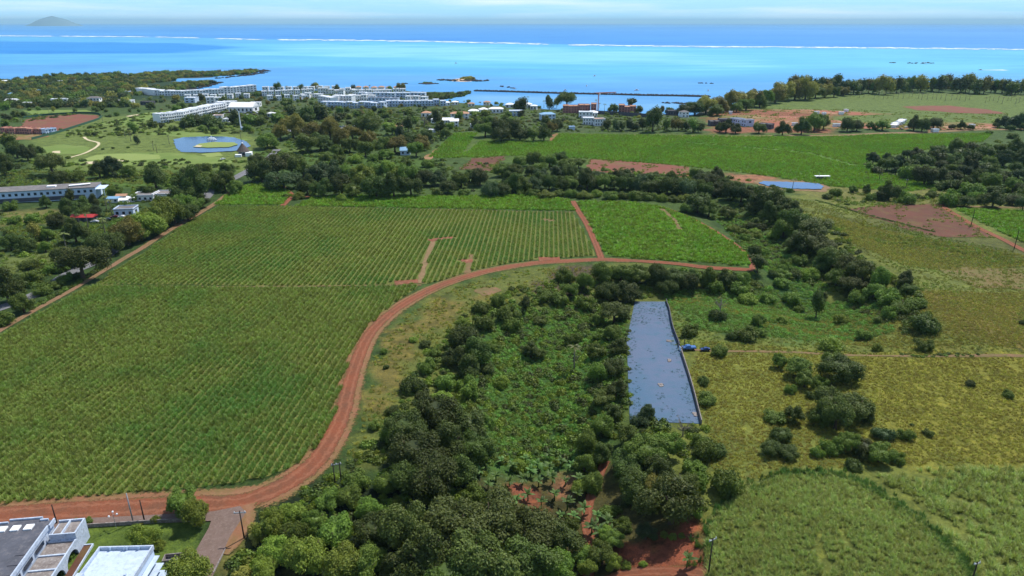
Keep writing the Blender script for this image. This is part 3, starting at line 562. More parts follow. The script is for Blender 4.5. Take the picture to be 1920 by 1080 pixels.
# ---------------------------------------------------------------- instanced cover nobody could count
def unlinked(me, name): return bpy.data.objects.new(name, me)
def cover(name, pts, protos, label, cat, rz, sc, idx=None):
    me = bpy.data.meshes.new(name); me.vertices.add(len(pts)); me.vertices.foreach_set('co', np.asarray(pts, np.float32).ravel())
    for nm, arr in (('rz', rz), ('sc', sc)):
        a = me.attributes.new(nm, 'FLOAT', 'POINT'); a.data.foreach_set('value', np.asarray(arr, np.float32))
    me.update(); o = mobj(name, me)
    c = bpy.data.collections.new(name + '_kinds')
    for k, p in enumerate(protos): c.objects.link(unlinked(p, '%s_kind' % name))
    ng = bpy.data.node_groups.new(name + '_scatter', 'GeometryNodeTree')
    ng.interface.new_socket('Geometry', in_out='INPUT', socket_type='NodeSocketGeometry'); ng.interface.new_socket('Geometry', in_out='OUTPUT', socket_type='NodeSocketGeometry')
    N = ng.nodes.new; gi = N('NodeGroupInput'); go = N('NodeGroupOutput'); ci = N('GeometryNodeCollectionInfo'); ci.inputs[0].default_value = c; ci.inputs[1].default_value = True; ci.inputs[2].default_value = True
    ip = N('GeometryNodeInstanceOnPoints'); ip.inputs['Pick Instance'].default_value = True
    a1 = N('GeometryNodeInputNamedAttribute'); a1.inputs[0].default_value = 'rz'; a2 = N('GeometryNodeInputNamedAttribute'); a2.inputs[0].default_value = 'sc'; cx = N('ShaderNodeCombineXYZ')
    K = ng.links.new; K(gi.outputs[0], ip.inputs['Points']); K(ci.outputs[0], ip.inputs['Instance']); K(a1.outputs[0], cx.inputs[2]); K(cx.outputs[0], ip.inputs['Rotation']); K(a2.outputs[0], ip.inputs['Scale']); K(ip.outputs[0], go.inputs[0])
    rd = N('FunctionNodeRandomValue'); rd.data_type = 'INT'; rd.inputs['Min'].default_value = 0; rd.inputs['Max'].default_value = len(protos) - 1
    K(rd.outputs[2], ip.inputs['Instance Index'])
    md = o.modifiers.new('scatter', 'NODES'); md.node_group = ng
    return tag(o, label, cat, kind='stuff')
def tuft_mesh(name, seed, mat, blades, h, w, spread, droop, segs=3):
    r = random.Random(seed); V = []; F = []
    for k in range(blades):
        a = r.uniform(0, 6.283); q = spread * math.sqrt(r.random()) * 0.5; bx, by = q * math.cos(a * 1.7), q * math.sin(a * 1.7); l = h * r.uniform(0.6, 1.15); lean = r.uniform(0.15, 0.75); b = len(V); ca, sa = math.cos(a), math.sin(a)
        for i in range(segs + 1):
            f = i / segs; x = l * lean * f * (0.5 + droop * f); z = l * (f * (1 - 0.3 * lean) - droop * lean * f * f * 0.8); ww = w * (1 - f ** 2 * 0.9) * 0.5
            for s in (-1, 1): V.append((bx + x * ca - s * ww * sa, by + x * sa + s * ww * ca, z))
        for i in range(segs): q2 = b + 2 * i; F.append((q2, q2 + 1, q2 + 3, q2 + 2))
    me = bpy.data.meshes.new(name); me.from_pydata(V, [], F); me.materials.append(mat); me.update(); return me
def grid_pts(polys, dx, dy, jit, ang=0.0, holes=(), keep=1.0, seed=0, off=0.1, hole_w=2.2, ground=False):
    r = np.random.default_rng(seed); out = []
    hl = [( [tuple(G(a, b)[:2]) for a, b in h[0]], h[1]) for h in holes]
    for pl in polys:
        p = pl if ground else GP(pl); ca, sa = math.cos(ang), math.sin(ang); P = np.array(p); Q = np.stack([P[:, 0] * ca + P[:, 1] * sa, -P[:, 0] * sa + P[:, 1] * ca], 1)
        lo, hi = Q.min(0), Q.max(0); gx = np.arange(math.floor(lo[0] / dx) * dx, hi[0], dx); gy = np.arange(lo[1], hi[1], dy); X, Y = np.meshgrid(gx, gy)
        X = X + r.uniform(-jit, jit, X.shape) * dx; Y = Y + r.uniform(-0.5, 0.5, Y.shape) * dy; x = (X * ca - Y * sa).ravel(); y = (X * sa + Y * ca).ravel()
        m = inside(x, y, p) & (r.random(x.shape) < keep)
        for h, w in hl: m &= seg_dist(x, y, h) > w
        x, y = x[m], y[m]
        # drop what lies well outside the picture
        dz = y * math.cos(PITCH) + CAMH * math.sin(PITCH); v = np.abs(x) / dz * FPX < 1010; x, y = x[v], y[v]
        out.append(np.stack([x, y, height(x, y) + off], 1))
    pts = np.concatenate(out); return pts, r.uniform(0, 6.283, len(pts)), r.uniform(0.75, 1.25, len(pts))
cane = [tuft_mesh('cane_tuft', s, L_cane, 44, 1.5, 0.12, 1.6, 0.6) for s in (1, 2, 3)]
cane_s = [tuft_mesh('young_cane_tuft', s, L_cane2, 40, 1.6, 0.34, 2.6, 0.55, 2) for s in (4, 5)]
cane_t = [tuft_mesh('tall_cane_tuft', s, L_cane3, 40, 2.5, 0.15, 1.8, 0.6) for s in (6, 7, 8)]
GAPS = [([(788, 534), (795, 500), (803, 474), (812, 450)], 1.3), ([(806, 452), (820, 449), (850, 446)], 1.8), ([(876, 512), (879, 500), (884, 478)], 1.2), ([(866, 491), (887, 489)], 2.2), ([(740, 531), (784, 528)], 2.4),
        ([(1010, 486), (1050, 486)], 2.4), ([(1018, 412), (1036, 415)], 2.2)]
pts, rz, sc = grid_pts([F_A], 2.15, 0.72, 0.07, R(-3), GAPS, seed=1); sc = sc ** .5 * (1.04 + 0.1 * noise2(pts[:, 0], pts[:, 1], 45, 41))
cover('sugar_cane', pts, cane, 'rows of green sugar cane in the lower half of the big field', 'sugar cane', rz, sc); print('cane A', len(pts))
pts, rz, sc = grid_pts([F_B], 2.4, 0.85, 0.05, R(-3), GAPS, seed=2); sc = sc ** .5 * (0.96 + 0.06 * noise2(pts[:, 0], pts[:, 1], 45, 42))
cover('sugar_cane', pts, cane, 'striped rows of sugar cane in the middle of the big field', 'sugar cane', rz, sc); print('cane B', len(pts))
pts, rz, sc = grid_pts([F_C1, F_C2, F_D, F_F], 2.2, 2.0, 0.3, R(-3), [([(1240, 392), (1262, 410), (1276, 432)], 1.6)], seed=3)
cover('sugar_cane', pts, cane_s, 'bright green young cane beyond and beside the red dirt track', 'sugar cane', rz, sc); print('cane C', len(pts))
pts, rz, sc = grid_pts([F_E1, F_E2], 2.5, 2.3, 0.45, 0.5, [([(1235, 264), (1400, 276), (1520, 288), (1600, 310)], 2.5)], seed=4); sc = sc ** .4 * 1.05
cover('sugar_cane', pts, [tuft_mesh('far_cane_tuft', 9, L_cane2, 50, 1.6, 0.2, 2.6, 0.55, 2)], 'bright green cane field in front of the coast road', 'sugar cane', rz, sc); print('cane E', len(pts))
pts, rz, sc = grid_pts([F_G], 0.85, 0.8, 0.5, 0, [([(1534, 1012), (1540, 1045)], 1.0), ([(1585, 1010), (1600, 1030)], .9), ([(1545, 1040), (1552, 1075)], .8), ([(1420, 975), (1425, 1000)], .7)], keep=.86, seed=5); sc *= 0.5 + 0.08 * noise2(pts[:, 0], pts[:, 1], 12, 43)
cover('sugar_cane', pts, cane_t, 'pale green cane on the rounded mound at the lower right', 'sugar cane', rz, sc)
pts, rz, sc = grid_pts([F_H], 1.3, 1.2, 0.5, 0, [([(1640, 905), (1700, 940), (1730, 965), (1800, 1000)], 2.1), ([(1780, 935), (1850, 950)], 1.2), ([(1650, 885), (1740, 892)], 1.5)], keep=.85, seed=6); sc *= 0.68 + 0.16 * noise2(pts[:, 0], pts[:, 1], 10, 47)
cover('sugar_cane', pts, cane_t, 'tall clumpy cane in the lower right corner', 'sugar cane', rz, sc)
band = smooth_line([Vector(p) for p in GP([(1310, 1060), (1330, 990), (1380, 925), (1470, 890), (1570, 892), (1640, 920), (1720, 975), (1790, 1040), (1830, 1100)])], 1.0)
r_ = np.random.default_rng(9); bp = np.array([(p.x + r_.normal() * 1.1, p.y + r_.normal() * 1.1) for i, p in enumerate(band) for _ in range(2 if i < len(band) * .42 else 6)]); bz = height(bp[:, 0], bp[:, 1])
cover('sugar_cane', np.stack([bp[:, 0], bp[:, 1], bz], 1), [tuft_mesh('border_cane_tuft', 11, leaf_mat('border_cane_leaves', C(66, 104, 46), C(110, 142, 64), None), 36, 2.6, 0.16, 1.6, 0.5)], 'dark green band of taller cane curving round the mound', 'sugar cane', r_.uniform(0, 6.28, len(bp)), r_.uniform(0.4, 0.72, len(bp)))
# grasses
gt = [tuft_mesh('grass_tuft', s, L_grass, 30, 0.95, 0.12, 1.5, 0.6, 2) for s in (21, 22)]; gg = [tuft_mesh('green_grass_tuft', s, L_grass2, 30, 0.95, 0.13, 1.5, 0.6, 2) for s in (23, 24)]
DRY = [[(1320, 640), (1500, 655), (1930, 668), (1930, 872), (1700, 872), (1560, 880), (1400, 905), (1330, 880), (1326, 800), (1290, 700)], [(1250, 560), (1420, 610), (1700, 655), (1930, 655), (1930, 545), (1760, 545), (1640, 580), (1500, 600), (1300, 560)],
       [(1540, 400), (1930, 480), (1930, 500), (1700, 500), (1580, 450)]]
LOTHOLE = [([(1275, 652), (1320, 658), (1400, 659), (1500, 661), (1600, 666), (1700, 668), (1800, 668), (1990, 670)], 1.0)]
pts, rz, sc = grid_pts(DRY, 0.9, 0.9, 0.5, 0, LOTHOLE, keep=.85, seed=7, off=0); k = noise2(pts[:, 0], pts[:, 1], 16, 50) + 0.6 * noise2(pts[:, 0], pts[:, 1], 5, 51) > -1.1
cover('dry_grass', pts[k], gt, 'yellow green tussock grass on the open slope right of the blue-grey lot', 'grass', rz[k], sc[k] * .66); print('dry', k.sum())
ROUGH = [[(850, 540), (960, 510), (1100, 498), (1150, 500), (1060, 540), (900, 590), (780, 700), (720, 800), (690, 850), (640, 880), (680, 780), (705, 660), (760, 590)]]
pts, rz, sc = grid_pts(ROUGH, 1.5, 1.5, 0.5, 0, [([(888, 546), (941, 545)], 3.2)], keep=.75, seed=8, off=0); k = noise2(pts[:, 0], pts[:, 1], 14, 52) + 0.7 * noise2(pts[:, 0], pts[:, 1], 4, 53) > -0.2
cover('rough_grass', pts[k], gg + gt, 'rough grass strip along the inside of the red dirt track', 'grass', rz[k], sc[k] * .85)
pts, rz, sc = grid_pts([[(0, 400), (330, 400), (200, 470), (0, 560)], [(1560, 360), (1920, 376), (1920, 384), (1560, 384)], [(1500, 395), (1640, 420), (1920, 480), (1920, 500), (1560, 440)], [(0, 320), (430, 320), (430, 345), (0, 350)]], 2.6, 2.6, 0.5, 0, (), keep=.8, seed=18, off=0); k = noise2(pts[:, 0], pts[:, 1], 20, 54) > -0.3
cover('rough_grass', pts[k], gg, 'green rough grass on the plots behind the roadside trees', 'grass', rz[k], sc[k] * 1.5)
LOT = [[(1190, 567), (1246, 567), (1258, 610), (1272, 652), (1293, 722), (1312, 794), (1182, 792), (1179, 720), (1176, 640)]]
pts, rz, sc = grid_pts(LOT, 1.2, 1.2, 0.5, 0, (), keep=.9, seed=19, off=0.1); LP = GP(LOT[0]); ed = seg_dist(pts[:, 0], pts[:, 1], LP + [LP[0]]); k = noise2(pts[:, 0], pts[:, 1], 9, 64) + 0.7 * noise2(pts[:, 0], pts[:, 1], 3, 65) + 1.6 * np.exp(-ed / 2.5) + 0.9 * (pts[:, 1] > G(1200, 610)[1]) + .5 * (pts[:, 1] < G(1200, 745)[1]) > 1.0
cover('lot_weeds', pts[k], [tuft_mesh('weed_tuft', s, leaf_mat('blue_green_weeds', C(80, 116, 124), C(104, 140, 148), None), 16, 0.3, 0.1, 0.9, 0.6, 2) for s in (25, 26)], 'sparse weeds over the levelled blue-grey lot', 'weeds', rz[k], sc[k])
BARE_F = [[(862, 318), (884, 297), (950, 292), (936, 306), (918, 321)], [(1098, 320), (1106, 299), (1160, 300), (1240, 307), (1291, 313), (1293, 334), (1200, 326)], [(1560, 384), (1600, 392), (1660, 381), (1762, 384), (1800, 408), (1866, 446), (1800, 447), (1740, 443), (1680, 424), (1610, 402)], [(1756, 502), (1830, 500), (1940, 506), (1940, 546), (1830, 540)], [(1335, 215), (1440, 204), (1600, 206), (1740, 212), (1890, 214), (1870, 244), (1480, 242), (1380, 238)]]
pts, rz, sc = grid_pts(BARE_F, 2.6, 2.6, 0.5, 0, (), keep=.9, seed=29, off=0.05); ed = np.min([seg_dist(pts[:, 0], pts[:, 1], GP(q + [q[0]])) for q in BARE_F], 0); k = noise2(pts[:, 0], pts[:, 1], 26, 66) + 0.7 * noise2(pts[:, 0], pts[:, 1], 7, 67) + 1.5 * np.exp(-ed / 3.0) > 0.62
cover('field_weeds', pts[k], gg, 'green weeds creeping over the bare brown and red fields', 'weeds', rz[k], sc[k] * 1.3)
# creepers and undergrowth
def clump(name, seed, mat, n=150, size=0.34, R_=1.2, H_=0.9):
    r = np.random.default_rng(seed); d = r.normal(size=(n, 3)); d[:, 2] = np.abs(d[:, 2]); d /= np.linalg.norm(d, axis=1, keepdims=True); k = r.uniform(0.55, 1.05, n)[:, None]
    V, F = ico((0, 0, 0), (R_ * 0.72, R_ * 0.72, H_ * 0.66), r); return quads_mesh(name, d * k * np.array((R_, R_, H_)), d + r.normal(size=(n, 3)) * 0.5, size * r.uniform(0.6, 1.3, n), r, mat, 1.4, (V, F))
cr1 = [clump('creeper_clump', s, L_creep) for s in (31, 32)]; un = [clump('undergrowth_clump', 33, L_mid, 160), clump('undergrowth_clump', 34, L_lite, 160), clump('undergrowth_clump', 35, L_dark, 160)]
GULLY = [[(900, 640), (960, 585), (1080, 570), (1170, 600), (1172, 700), (1150, 780), (1110, 850), (960, 870), (930, 850), (900, 760)], [(1240, 545), (1430, 535), (1640, 560), (1680, 620), (1520, 640), (1300, 620)], [(1380, 400), (1470, 470), (1560, 545), (1500, 560), (1420, 500), (1340, 410)]]
pts, rz, sc = grid_pts(GULLY, 1.5, 1.5, 0.5, 0, (), keep=.95, seed=10, off=-0.1); k = noise2(pts[:, 0], pts[:, 1], 12, 55) + 0.5 * noise2(pts[:, 0], pts[:, 1], 5, 57) > -1.3; sc *= 0.75 + 0.3 * noise2(pts[:, 0], pts[:, 1], 9, 56)
cover('creepers', pts[k], cr1, 'light green creepers carpeting the gully floor', 'creeper', rz[k], np.clip(sc[k], .35, 1.3)); print('creep', k.sum())
BUSHY = [[(470, 960), (640, 880), (720, 800), (800, 660), (870, 590), (960, 540), (1180, 500), (1410, 512), (1440, 545), (1180, 560), (1180, 780), (1330, 800), (1330, 900), (1310, 960), (1140, 960), (1130, 870), (930, 870), (860, 930), (1100, 990), (1130, 1060), (440, 1090), (400, 1060)],
         [(1340, 400), (1440, 380), (1560, 420), (1640, 500), (1730, 540), (1740, 620), (1640, 560), (1540, 540), (1420, 500)]]
BHOLE = [([(452, 950), (452, 985), (440, 1010)], 4), ([(1135, 865), (1120, 900), (1105, 940), (1100, 980), (1108, 1030)], 2.5), ([(1330, 1075), (1170, 1076)], 2.5), ([(1180, 1010), (1240, 1020), (1300, 985)], 5), ([(1180, 1040), (1300, 1030)], 5)]
pts, rz, sc = grid_pts(BUSHY, 1.9, 1.9, 0.5, 0, BHOLE, keep=.8, seed=11, off=-0.1)
k = noise2(pts[:, 0], pts[:, 1], 15, 58) + 0.6 * noise2(pts[:, 0], pts[:, 1], 5, 59) > -0.4; sc *= 1.05 + 0.55 * noise2(pts[:, 0], pts[:, 1], 8, 60)
cover('undergrowth', pts[k], un, 'mixed leafy undergrowth between the trees of the gully banks', 'undergrowth', rz[k], np.clip(sc[k], .4, 2.2)); print('under', k.sum())
RID = [[(1470, 425), (1580, 470), (1700, 530), (1752, 600), (1720, 640), (1620, 590), (1560, 540), (1500, 500)]]
pts, rz, sc = grid_pts(RID, 2.0, 2.0, 0.5, 0, (), keep=.85, seed=31, off=-0.1); k = noise2(pts[:, 0], pts[:, 1], 14, 68) > -0.9; sc *= 1.1 + 0.4 * noise2(pts[:, 0], pts[:, 1], 9, 69)
cover('ridge_scrub', pts[k], [clump('ridge_clump', s, L_umb) for s in (36, 37)], 'low olive scrub covering the ridge beyond the gully', 'scrub', rz[k], np.clip(sc[k], .4, 2.0))
GAP2 = [[(1480, 372), (1560, 384), (1700, 430), (1930, 476), (1930, 662), (1260, 656), (1255, 548), (1440, 545), (1640, 560), (1700, 640), (1760, 620), (1700, 520), (1600, 462), (1520, 410)]]
pts, rz, sc = grid_pts(GAP2, 1.5, 1.5, 0.5, 0, (), keep=.8, seed=32, off=0); k = noise2(pts[:, 0], pts[:, 1], 16, 70) > -0.7
cover('rough_grass', pts[k], gg, 'green grass tussocks on the upper slope right of the gully', 'grass', rz[k], sc[k] * .75)
def hedge_line(px, label, n=3, s_=0.7, seed=1):
    r = np.random.default_rng(seed); L = smooth_line([G(a, b).to_2d() for a, b in px], 1.2); q = np.array([(p.x + r.normal() * .5, p.y + r.normal() * .5) for p in L for _ in range(n)]); cover('hedge_strip', np.stack([q[:, 0], q[:, 1], height(q[:, 0], q[:, 1]) - .1], 1), [un[2], un[0]], label, 'undergrowth', r.uniform(0, 6, len(q)), s_ * r.uniform(.6, 1.3, len(q)))
hedge_line([(1530, 376), (1600, 396), (1680, 417), (1745, 434)], 'thin dark hedge line running beside the brown field')
hedge_line([(1690, 664), (1720, 668), (1760, 666), (1830, 665)], 'dark strip of scrub along the far part of the foot track', 2, .6, 2)
hedge_line([(60, 578), (100, 556), (145, 530), (190, 503)], 'dark roadside scrub between the road and dirt verge', 3, 1.0, 3)
LEFTB = [[(-20, 560), (-20, 400), (340, 385), (200, 470), (60, 560)], [(-20, 380), (-20, 300), (470, 300), (400, 350), (330, 385), (200, 390)], [(480, 380), (480, 280), (820, 300), (1380, 330), (1500, 360), (1420, 400), (1280, 380), (1000, 366), (700, 364), (590, 370)],
         [(1560, 385), (1600, 350), (1640, 300), (1900, 262), (1960, 380), (1780, 376)], [(0, 215), (900, 205), (1300, 225), (1300, 248), (880, 246), (800, 290), (480, 290), (480, 250), (0, 260)]]
pts, rz, sc = grid_pts(LEFTB, 4.4, 4.4, 0.5, 0, [([(326, 262), (345, 258), (400, 256), (440, 258), (462, 266), (470, 275), (440, 284), (380, 287), (338, 285), (326, 262)], 9), ([(1419, 344), (1549, 351)], 9), ([(-80, 600), (0, 578), (75, 548), (132, 512), (190, 486), (250, 442), (330, 396), (384, 372), (398, 352), (440, 334), (478, 312)], 5),
     ([(400, 270), (440, 275)], 18), ([(0, 372), (186, 372)], 14), ([(530, 244), (690, 239)], 14), ([(150, 414), (250, 405)], 6), ([(46, 238), (110, 232), (186, 220)], 42), ([(0, 256), (90, 256)], 16)], keep=.7, seed=12, off=-0.1)
k = noise2(pts[:, 0], pts[:, 1], 28, 61) + 0.6 * noise2(pts[:, 0], pts[:, 1], 9, 62) > -0.05; sc *= 1.5 + 0.7 * noise2(pts[:, 0], pts[:, 1], 15, 63)
cover('undergrowth', pts[k], un, 'scrubby undergrowth round the far plots and behind the roadside trees', 'undergrowth', rz[k], np.clip(sc[k], .6, 2.6)); print('under2', k.sum())
# distant woods that read as one mass
far = {k: [BR[k]['lo'][i][0] for i in range(2)] for k in BR}
def wood(name, polys, step, dia, kinds, label, keep=0.8, seed=1, holes=()):
    pts, rz, sc = grid_pts(polys, step, step, 0.5, 0, holes, keep=keep, seed=seed, off=-0.6); s = sc * dia / 2 * (1 + 0.25 * noise2(pts[:, 0], pts[:, 1], 60, seed + 70)); pts[:, 2] -= 0.42 * s
    print(name, len(pts)); return cover(name, pts, sum([far[k] for k in kinds], []), label, 'woodland', rz, s)
wood('headland_wood', [[(236, 150), (250, 140), (330, 136), (420, 136), (470, 132), (484, 132), (468, 138), (400, 143), (330, 146), (325, 152), (240, 160)], [(330, 156), (390, 154), (402, 156), (380, 161), (335, 170), (300, 172)]], 9, 12, ['mid', 'olive', 'blue'], 'low dense woodland covering the headland that runs out into the lagoon', seed=2)
wood('coastal_wood', [[(-30, 156), (40, 152), (130, 142), (235, 142), (245, 158), (330, 172), (250, 180), (240, 200), (-30, 205)]], 12, 15, ['blue', 'mid', 'dark', 'olive'], 'dense coastal woodland between the left houses and the lagoon', 0.75, seed=3)
wood('shoreline_wood', [[(1490, 165), (1600, 162), (1750, 162), (1960, 164), (1960, 171), (1760, 167), (1500, 170)]], 10, 15, ['blue', 'dark', 'olive'], 'belt of tall dark shoreline trees at the far right', 0.9, seed=4)
wood('islet_wood', [[(790, 179), (830, 177), (884, 174), (866, 181), (810, 189), (780, 190)]], 7, 9, ['mid', 'dark'], 'round mangrove wood at the end of the rock breakwater', 0.9, seed=5)
wood('town_greenery', [[(480, 172), (900, 190), (1110, 208), (1280, 214), (1290, 228), (900, 236), (820, 262), (480, 240), (300, 208), (330, 182)]], 13, 6, ['mid', 'dark', 'light', 'olive'], 'patchwork of garden greenery between the seaside villas', 0.38, seed=6)
# ---------------------------------------------------------------- individual trees
KW = {'dark': 'dark green tree', 'mid': 'mid green tree', 'light': 'light green tree', 'olive': 'yellowish olive tree', 'blue': 'blue-green leafy tree',
      'umb': 'flat-topped spreading tree', 'casu': 'feathery casuarina tree', 'tall': 'tall dark tree', 'bare': 'pale leafless tree', 'palm': 'palm tree', 'banana': 'banana plant',
      'sdark': 'dark green shrub', 'smid': 'mid green shrub', 'slight': 'light green shrub', 'solive': 'olive green shrub', 'sblue': 'grey-green shrub'}
NM = {'dark': 'evergreen_tree', 'olive': 'yellow_green_tree', 'blue': 'grey_green_tree', 'umb': 'spreading_tree', 'casu': 'casuarina_tree', 'tall': 'columnar_tree', 'bare': 'bare_tree', 'palm': 'palm_tree', 'banana': 'banana_plant'}
TR = random.Random(77); NT = [0]
def one_tree(px, py, d, kind, near):
    """px, py: centre of the crown in the photo, d: crown width in photo pixels"""
    if kind == 'bare':
        p = G(px, py + d * 0.4); s = d * mpp(p) * 0.55; o = empty('bare_tree', p, TR.uniform(0, 6.28), s); mobj('branches', BARE, o); return o
    if kind in ('palm', 'banana'):
        base, ht = (PALM, 7.4) if kind == 'palm' else (BANANA, 2.3); p = G(px, py); s = TR.uniform(0.8, 1.2); p = G(px, py, ht * s * 0.95)
        me, tr = TR.choice(base); o = empty(NM[kind], p, TR.uniform(0, 6.28), s); mobj('fronds' if kind == 'palm' else 'leaves', me, o); mobj('trunk' if kind == 'palm' else 'stem', tr, o); return o
    p = G(px, py); s = d * mpp(p) * 0.56
    if kind[0] == 's' and kind[1:] in BR: src = BR[kind[1:]]['shrub'] if near else BR[kind[1:]]['lo']; zc = 0.45; nm = 'shrub'
    elif kind == 'umb': src = UMB; zc = 0.85; nm = NM[kind]
    elif kind == 'casu': src = CASU; zc = 1.2; nm = NM[kind]
    elif kind == 'tall': src = TALL; zc = 1.3; nm = NM[kind]
    else: src = BR[kind]['hi' if near else 'lo']; zc = 0.76; nm = NM.get(kind, 'broadleaf_tree')
    p = G(px, py, zc * s * 0.9); s = d * mpp(p) * 0.56; p = G(px, py, zc * s * 0.9)
    cm, tm = TR.choice(src); vz = s * TR.uniform(0.82, 1.2)
    if nm == 'shrub' and not near: vz *= 0.62
    o = empty(nm, p, TR.uniform(0, 6.28), (s * TR.uniform(0.85, 1.2), s * TR.uniform(0.85, 1.2), vz))
    mobj('crown' if nm != 'shrub' else 'foliage', cm, o); mobj('trunk' if nm != 'shrub' else 'stem', tm, o); return o
def zone(items, phrase, group, near=True):
    byk = {}
    for it in items: byk.setdefault(it[3], []).append(it)
    for kind, lst in byk.items():
        lst = sorted(lst, key=lambda i: i[0])
        for n, it in enumerate(lst):
            o = one_tree(it[0], it[1], it[2], kind, near); NT[0] += 1
            lab = '%s %s%s' % (KW[kind], phrase, (', %s from left' % ordinal(n + 1)) if len(lst) > 1 else '')
            cat = 'shrub' if kind[0] == 's' and kind[1:] in BR else 'palm' if kind == 'palm' else 'banana plant' if kind == 'banana' else 'tree'
            if len(lab.split()) > 16: print('LONG', lab)
            tag(o, lab, cat, group)
def scat(poly, n, dia, kinds, seed, sep=0.55, ypow=1.0):
    """random crown centres inside a photo polygon; dia in metres (lo, hi)"""
    r = random.Random(seed); xs = [p[0] for p in poly]; ys = [p[1] for p in poly]; out = []; tries = 0
    while len(out) < n and tries < n * 60:
        tries += 1; x = r.uniform(min(xs), max(xs)); y = r.uniform(min(ys), max(ys))
        if not bool(inside(np.array([x]), np.array([y]), poly)[0]): continue
        p = G0(x, y); m = (p[1] * math.cos(PITCH) + CAMH * math.sin(PITCH)) / FPX; D = r.uniform(*dia); d = D / m
        if any(abs(x - a[0]) < sep * (d + a[2]) / 2 and abs(y - a[1]) < sep * 0.6 * (d + a[2]) / 2 for a in out): continue
        out.append((x, y, d, r.choice(kinds)))
    return out
# --- garden at the lower left
zone([(338, 942, 60, 'mid'), (364, 966, 58, 'light')], 'shading the lawn beside the street junction', 'garden trees')
zone([(268, 1008, 52, 'light')], 'growing on the lawn just behind the white roofed house', 'garden trees')
zone([(296, 1022, 26, 'slight')], 'touching the corner of the white roofed house', 'garden trees')
zone([(345, 1072, 92, 'light')], 'cut off by the bottom edge beside the small tank', 'garden trees')
zone([(139, 979, 17, 'slight')], 'beside the street wall, nearest the grey roofed house', 'garden shrubs')
zone([(161, 979, 22, 'smid')], 'beside the street wall near the slim pole', 'garden shrubs')
zone([(290, 975, 18, 'slight')], 'standing alone by the street wall next to the big shade tree', 'garden shrubs')
zone([(267, 981, 9, 'solive')], 'tiny beside the double poles on the lawn edge', 'garden shrubs')
zone([(128, 1044, 17, 'smid')], 'in the planter, behind the round one, at the arches', 'garden shrubs')
zone([(115, 1062, 16, 'slight')], 'round in the planter in front of the arches', 'garden shrubs')
# --- bottom thicket
zone([(505, 985, 62, 'light'), (548, 965, 58, 'light'), (590, 985, 62, 'mid'), (520, 1030, 70, 'light'), (572, 1045, 84, 'light'), (630, 1000, 78, 'mid'), (640, 1060, 86, 'light'), (480, 1005, 40, 'solive'), (495, 1062, 60, 'light'),
      (615, 940, 50, 'mid'), (655, 930, 56, 'mid'), (690, 950, 60, 'mid'), (700, 1000, 74, 'dark'), (690, 1060, 80, 'mid'), (550, 1005, 56, 'mid'), (455, 1075, 36, 'solive'), (670, 905, 44, 'smid'), (720, 905, 46, 'mid')], 'in the thicket right of the street junction', 'thicket trees')
zone([(760, 1000, 110, 'umb'), (840, 975, 120, 'umb'), (920, 975, 120, 'umb'), (990, 985, 110, 'umb'), (800, 1050, 120, 'dark'), (890, 1050, 130, 'umb'), (980, 1050, 110, 'dark'), (1050, 1010, 80, 'dark'), (1046, 1064, 70, 'mid'), (745, 1065, 90, 'dark'),
      (840, 1085, 90, 'dark'), (940, 1090, 90, 'mid')], 'in the dark wood at the bottom middle', 'thicket trees')
zone([(1096, 1042, 46, 'mid'), (1130, 1040, 56, 'mid'), (1150, 1058, 36, 'light'), (1000, 1078, 46, 'light'), (1102, 1070, 40, 'light')], 'left of the red earth clearing at the bottom', 'thicket trees')
# --- big dark clump left of the gully
zone([(762, 800, 86, 'dark'), (820, 775, 90, 'dark'), (870, 790, 84, 'dark'), (780, 850, 96, 'dark'), (840, 830, 90, 'dark'), (888, 845, 70, 'dark'), (812, 900, 90, 'dark'), (765, 895, 70, 'dark'), (860, 885, 70, 'dark'), (735, 815, 50, 'mid'), (905, 800, 50, 'mid')],
     'in the big dark clump on the near gully bank', 'gully bank trees')
zone([(868, 635, 62, 'dark'), (892, 662, 60, 'dark'), (858, 668, 52, 'dark'), (880, 690, 50, 'dark')], 'in the dense dark group left of the creepers', 'gully bank trees')
zone([(925, 655, 22, 'smid'), (912, 690, 30, 'sdark'), (906, 610, 36, 'smid'), (935, 565, 30, 'mid'), (985, 575, 24, 'tall'), (950, 592, 46, 'smid'), (960, 610, 36, 'smid'), (800, 690, 34, 'smid'), (835, 720, 36, 'smid'), (770, 725, 40, 'sdark'), (880, 730, 46, 'smid'), (830, 745, 34, 'slight'), (790, 745, 30, 'sdark'),
      (797, 645, 24, 'sdark'), (815, 660, 22, 'smid'), (774, 636, 16, 'slight'), (900, 580, 30, 'smid'), (870, 604, 26, 'slight'), (720, 660, 14, 'smid'), (724, 688, 12, 'sdark'), (700, 800, 22, 'smid'), (710, 835, 18, 'sdark'), (735, 770, 26, 'sdark')], 'on the rough slope left of the gully', 'gully bank shrubs')
zone([(996, 657, 40, 'dark'), (1012, 664, 26, 'mid'), (1078, 652, 26, 'palm'), (1096, 612, 24, 'sdark'), (1046, 560, 36, 'smid'), (1070, 545, 34, 'mid'), (1020, 555, 30, 'smid'), (1095, 528, 40, 'mid'), (1060, 520, 34, 'smid'), (1095, 570, 32, 'smid'), (1120, 600, 36, 'mid'), (1010, 600, 24, 'smid'), (1075, 640, 30, 'smid'), (940, 720, 30, 'slight')],
     'among the creepers in the gully', 'gully trees')
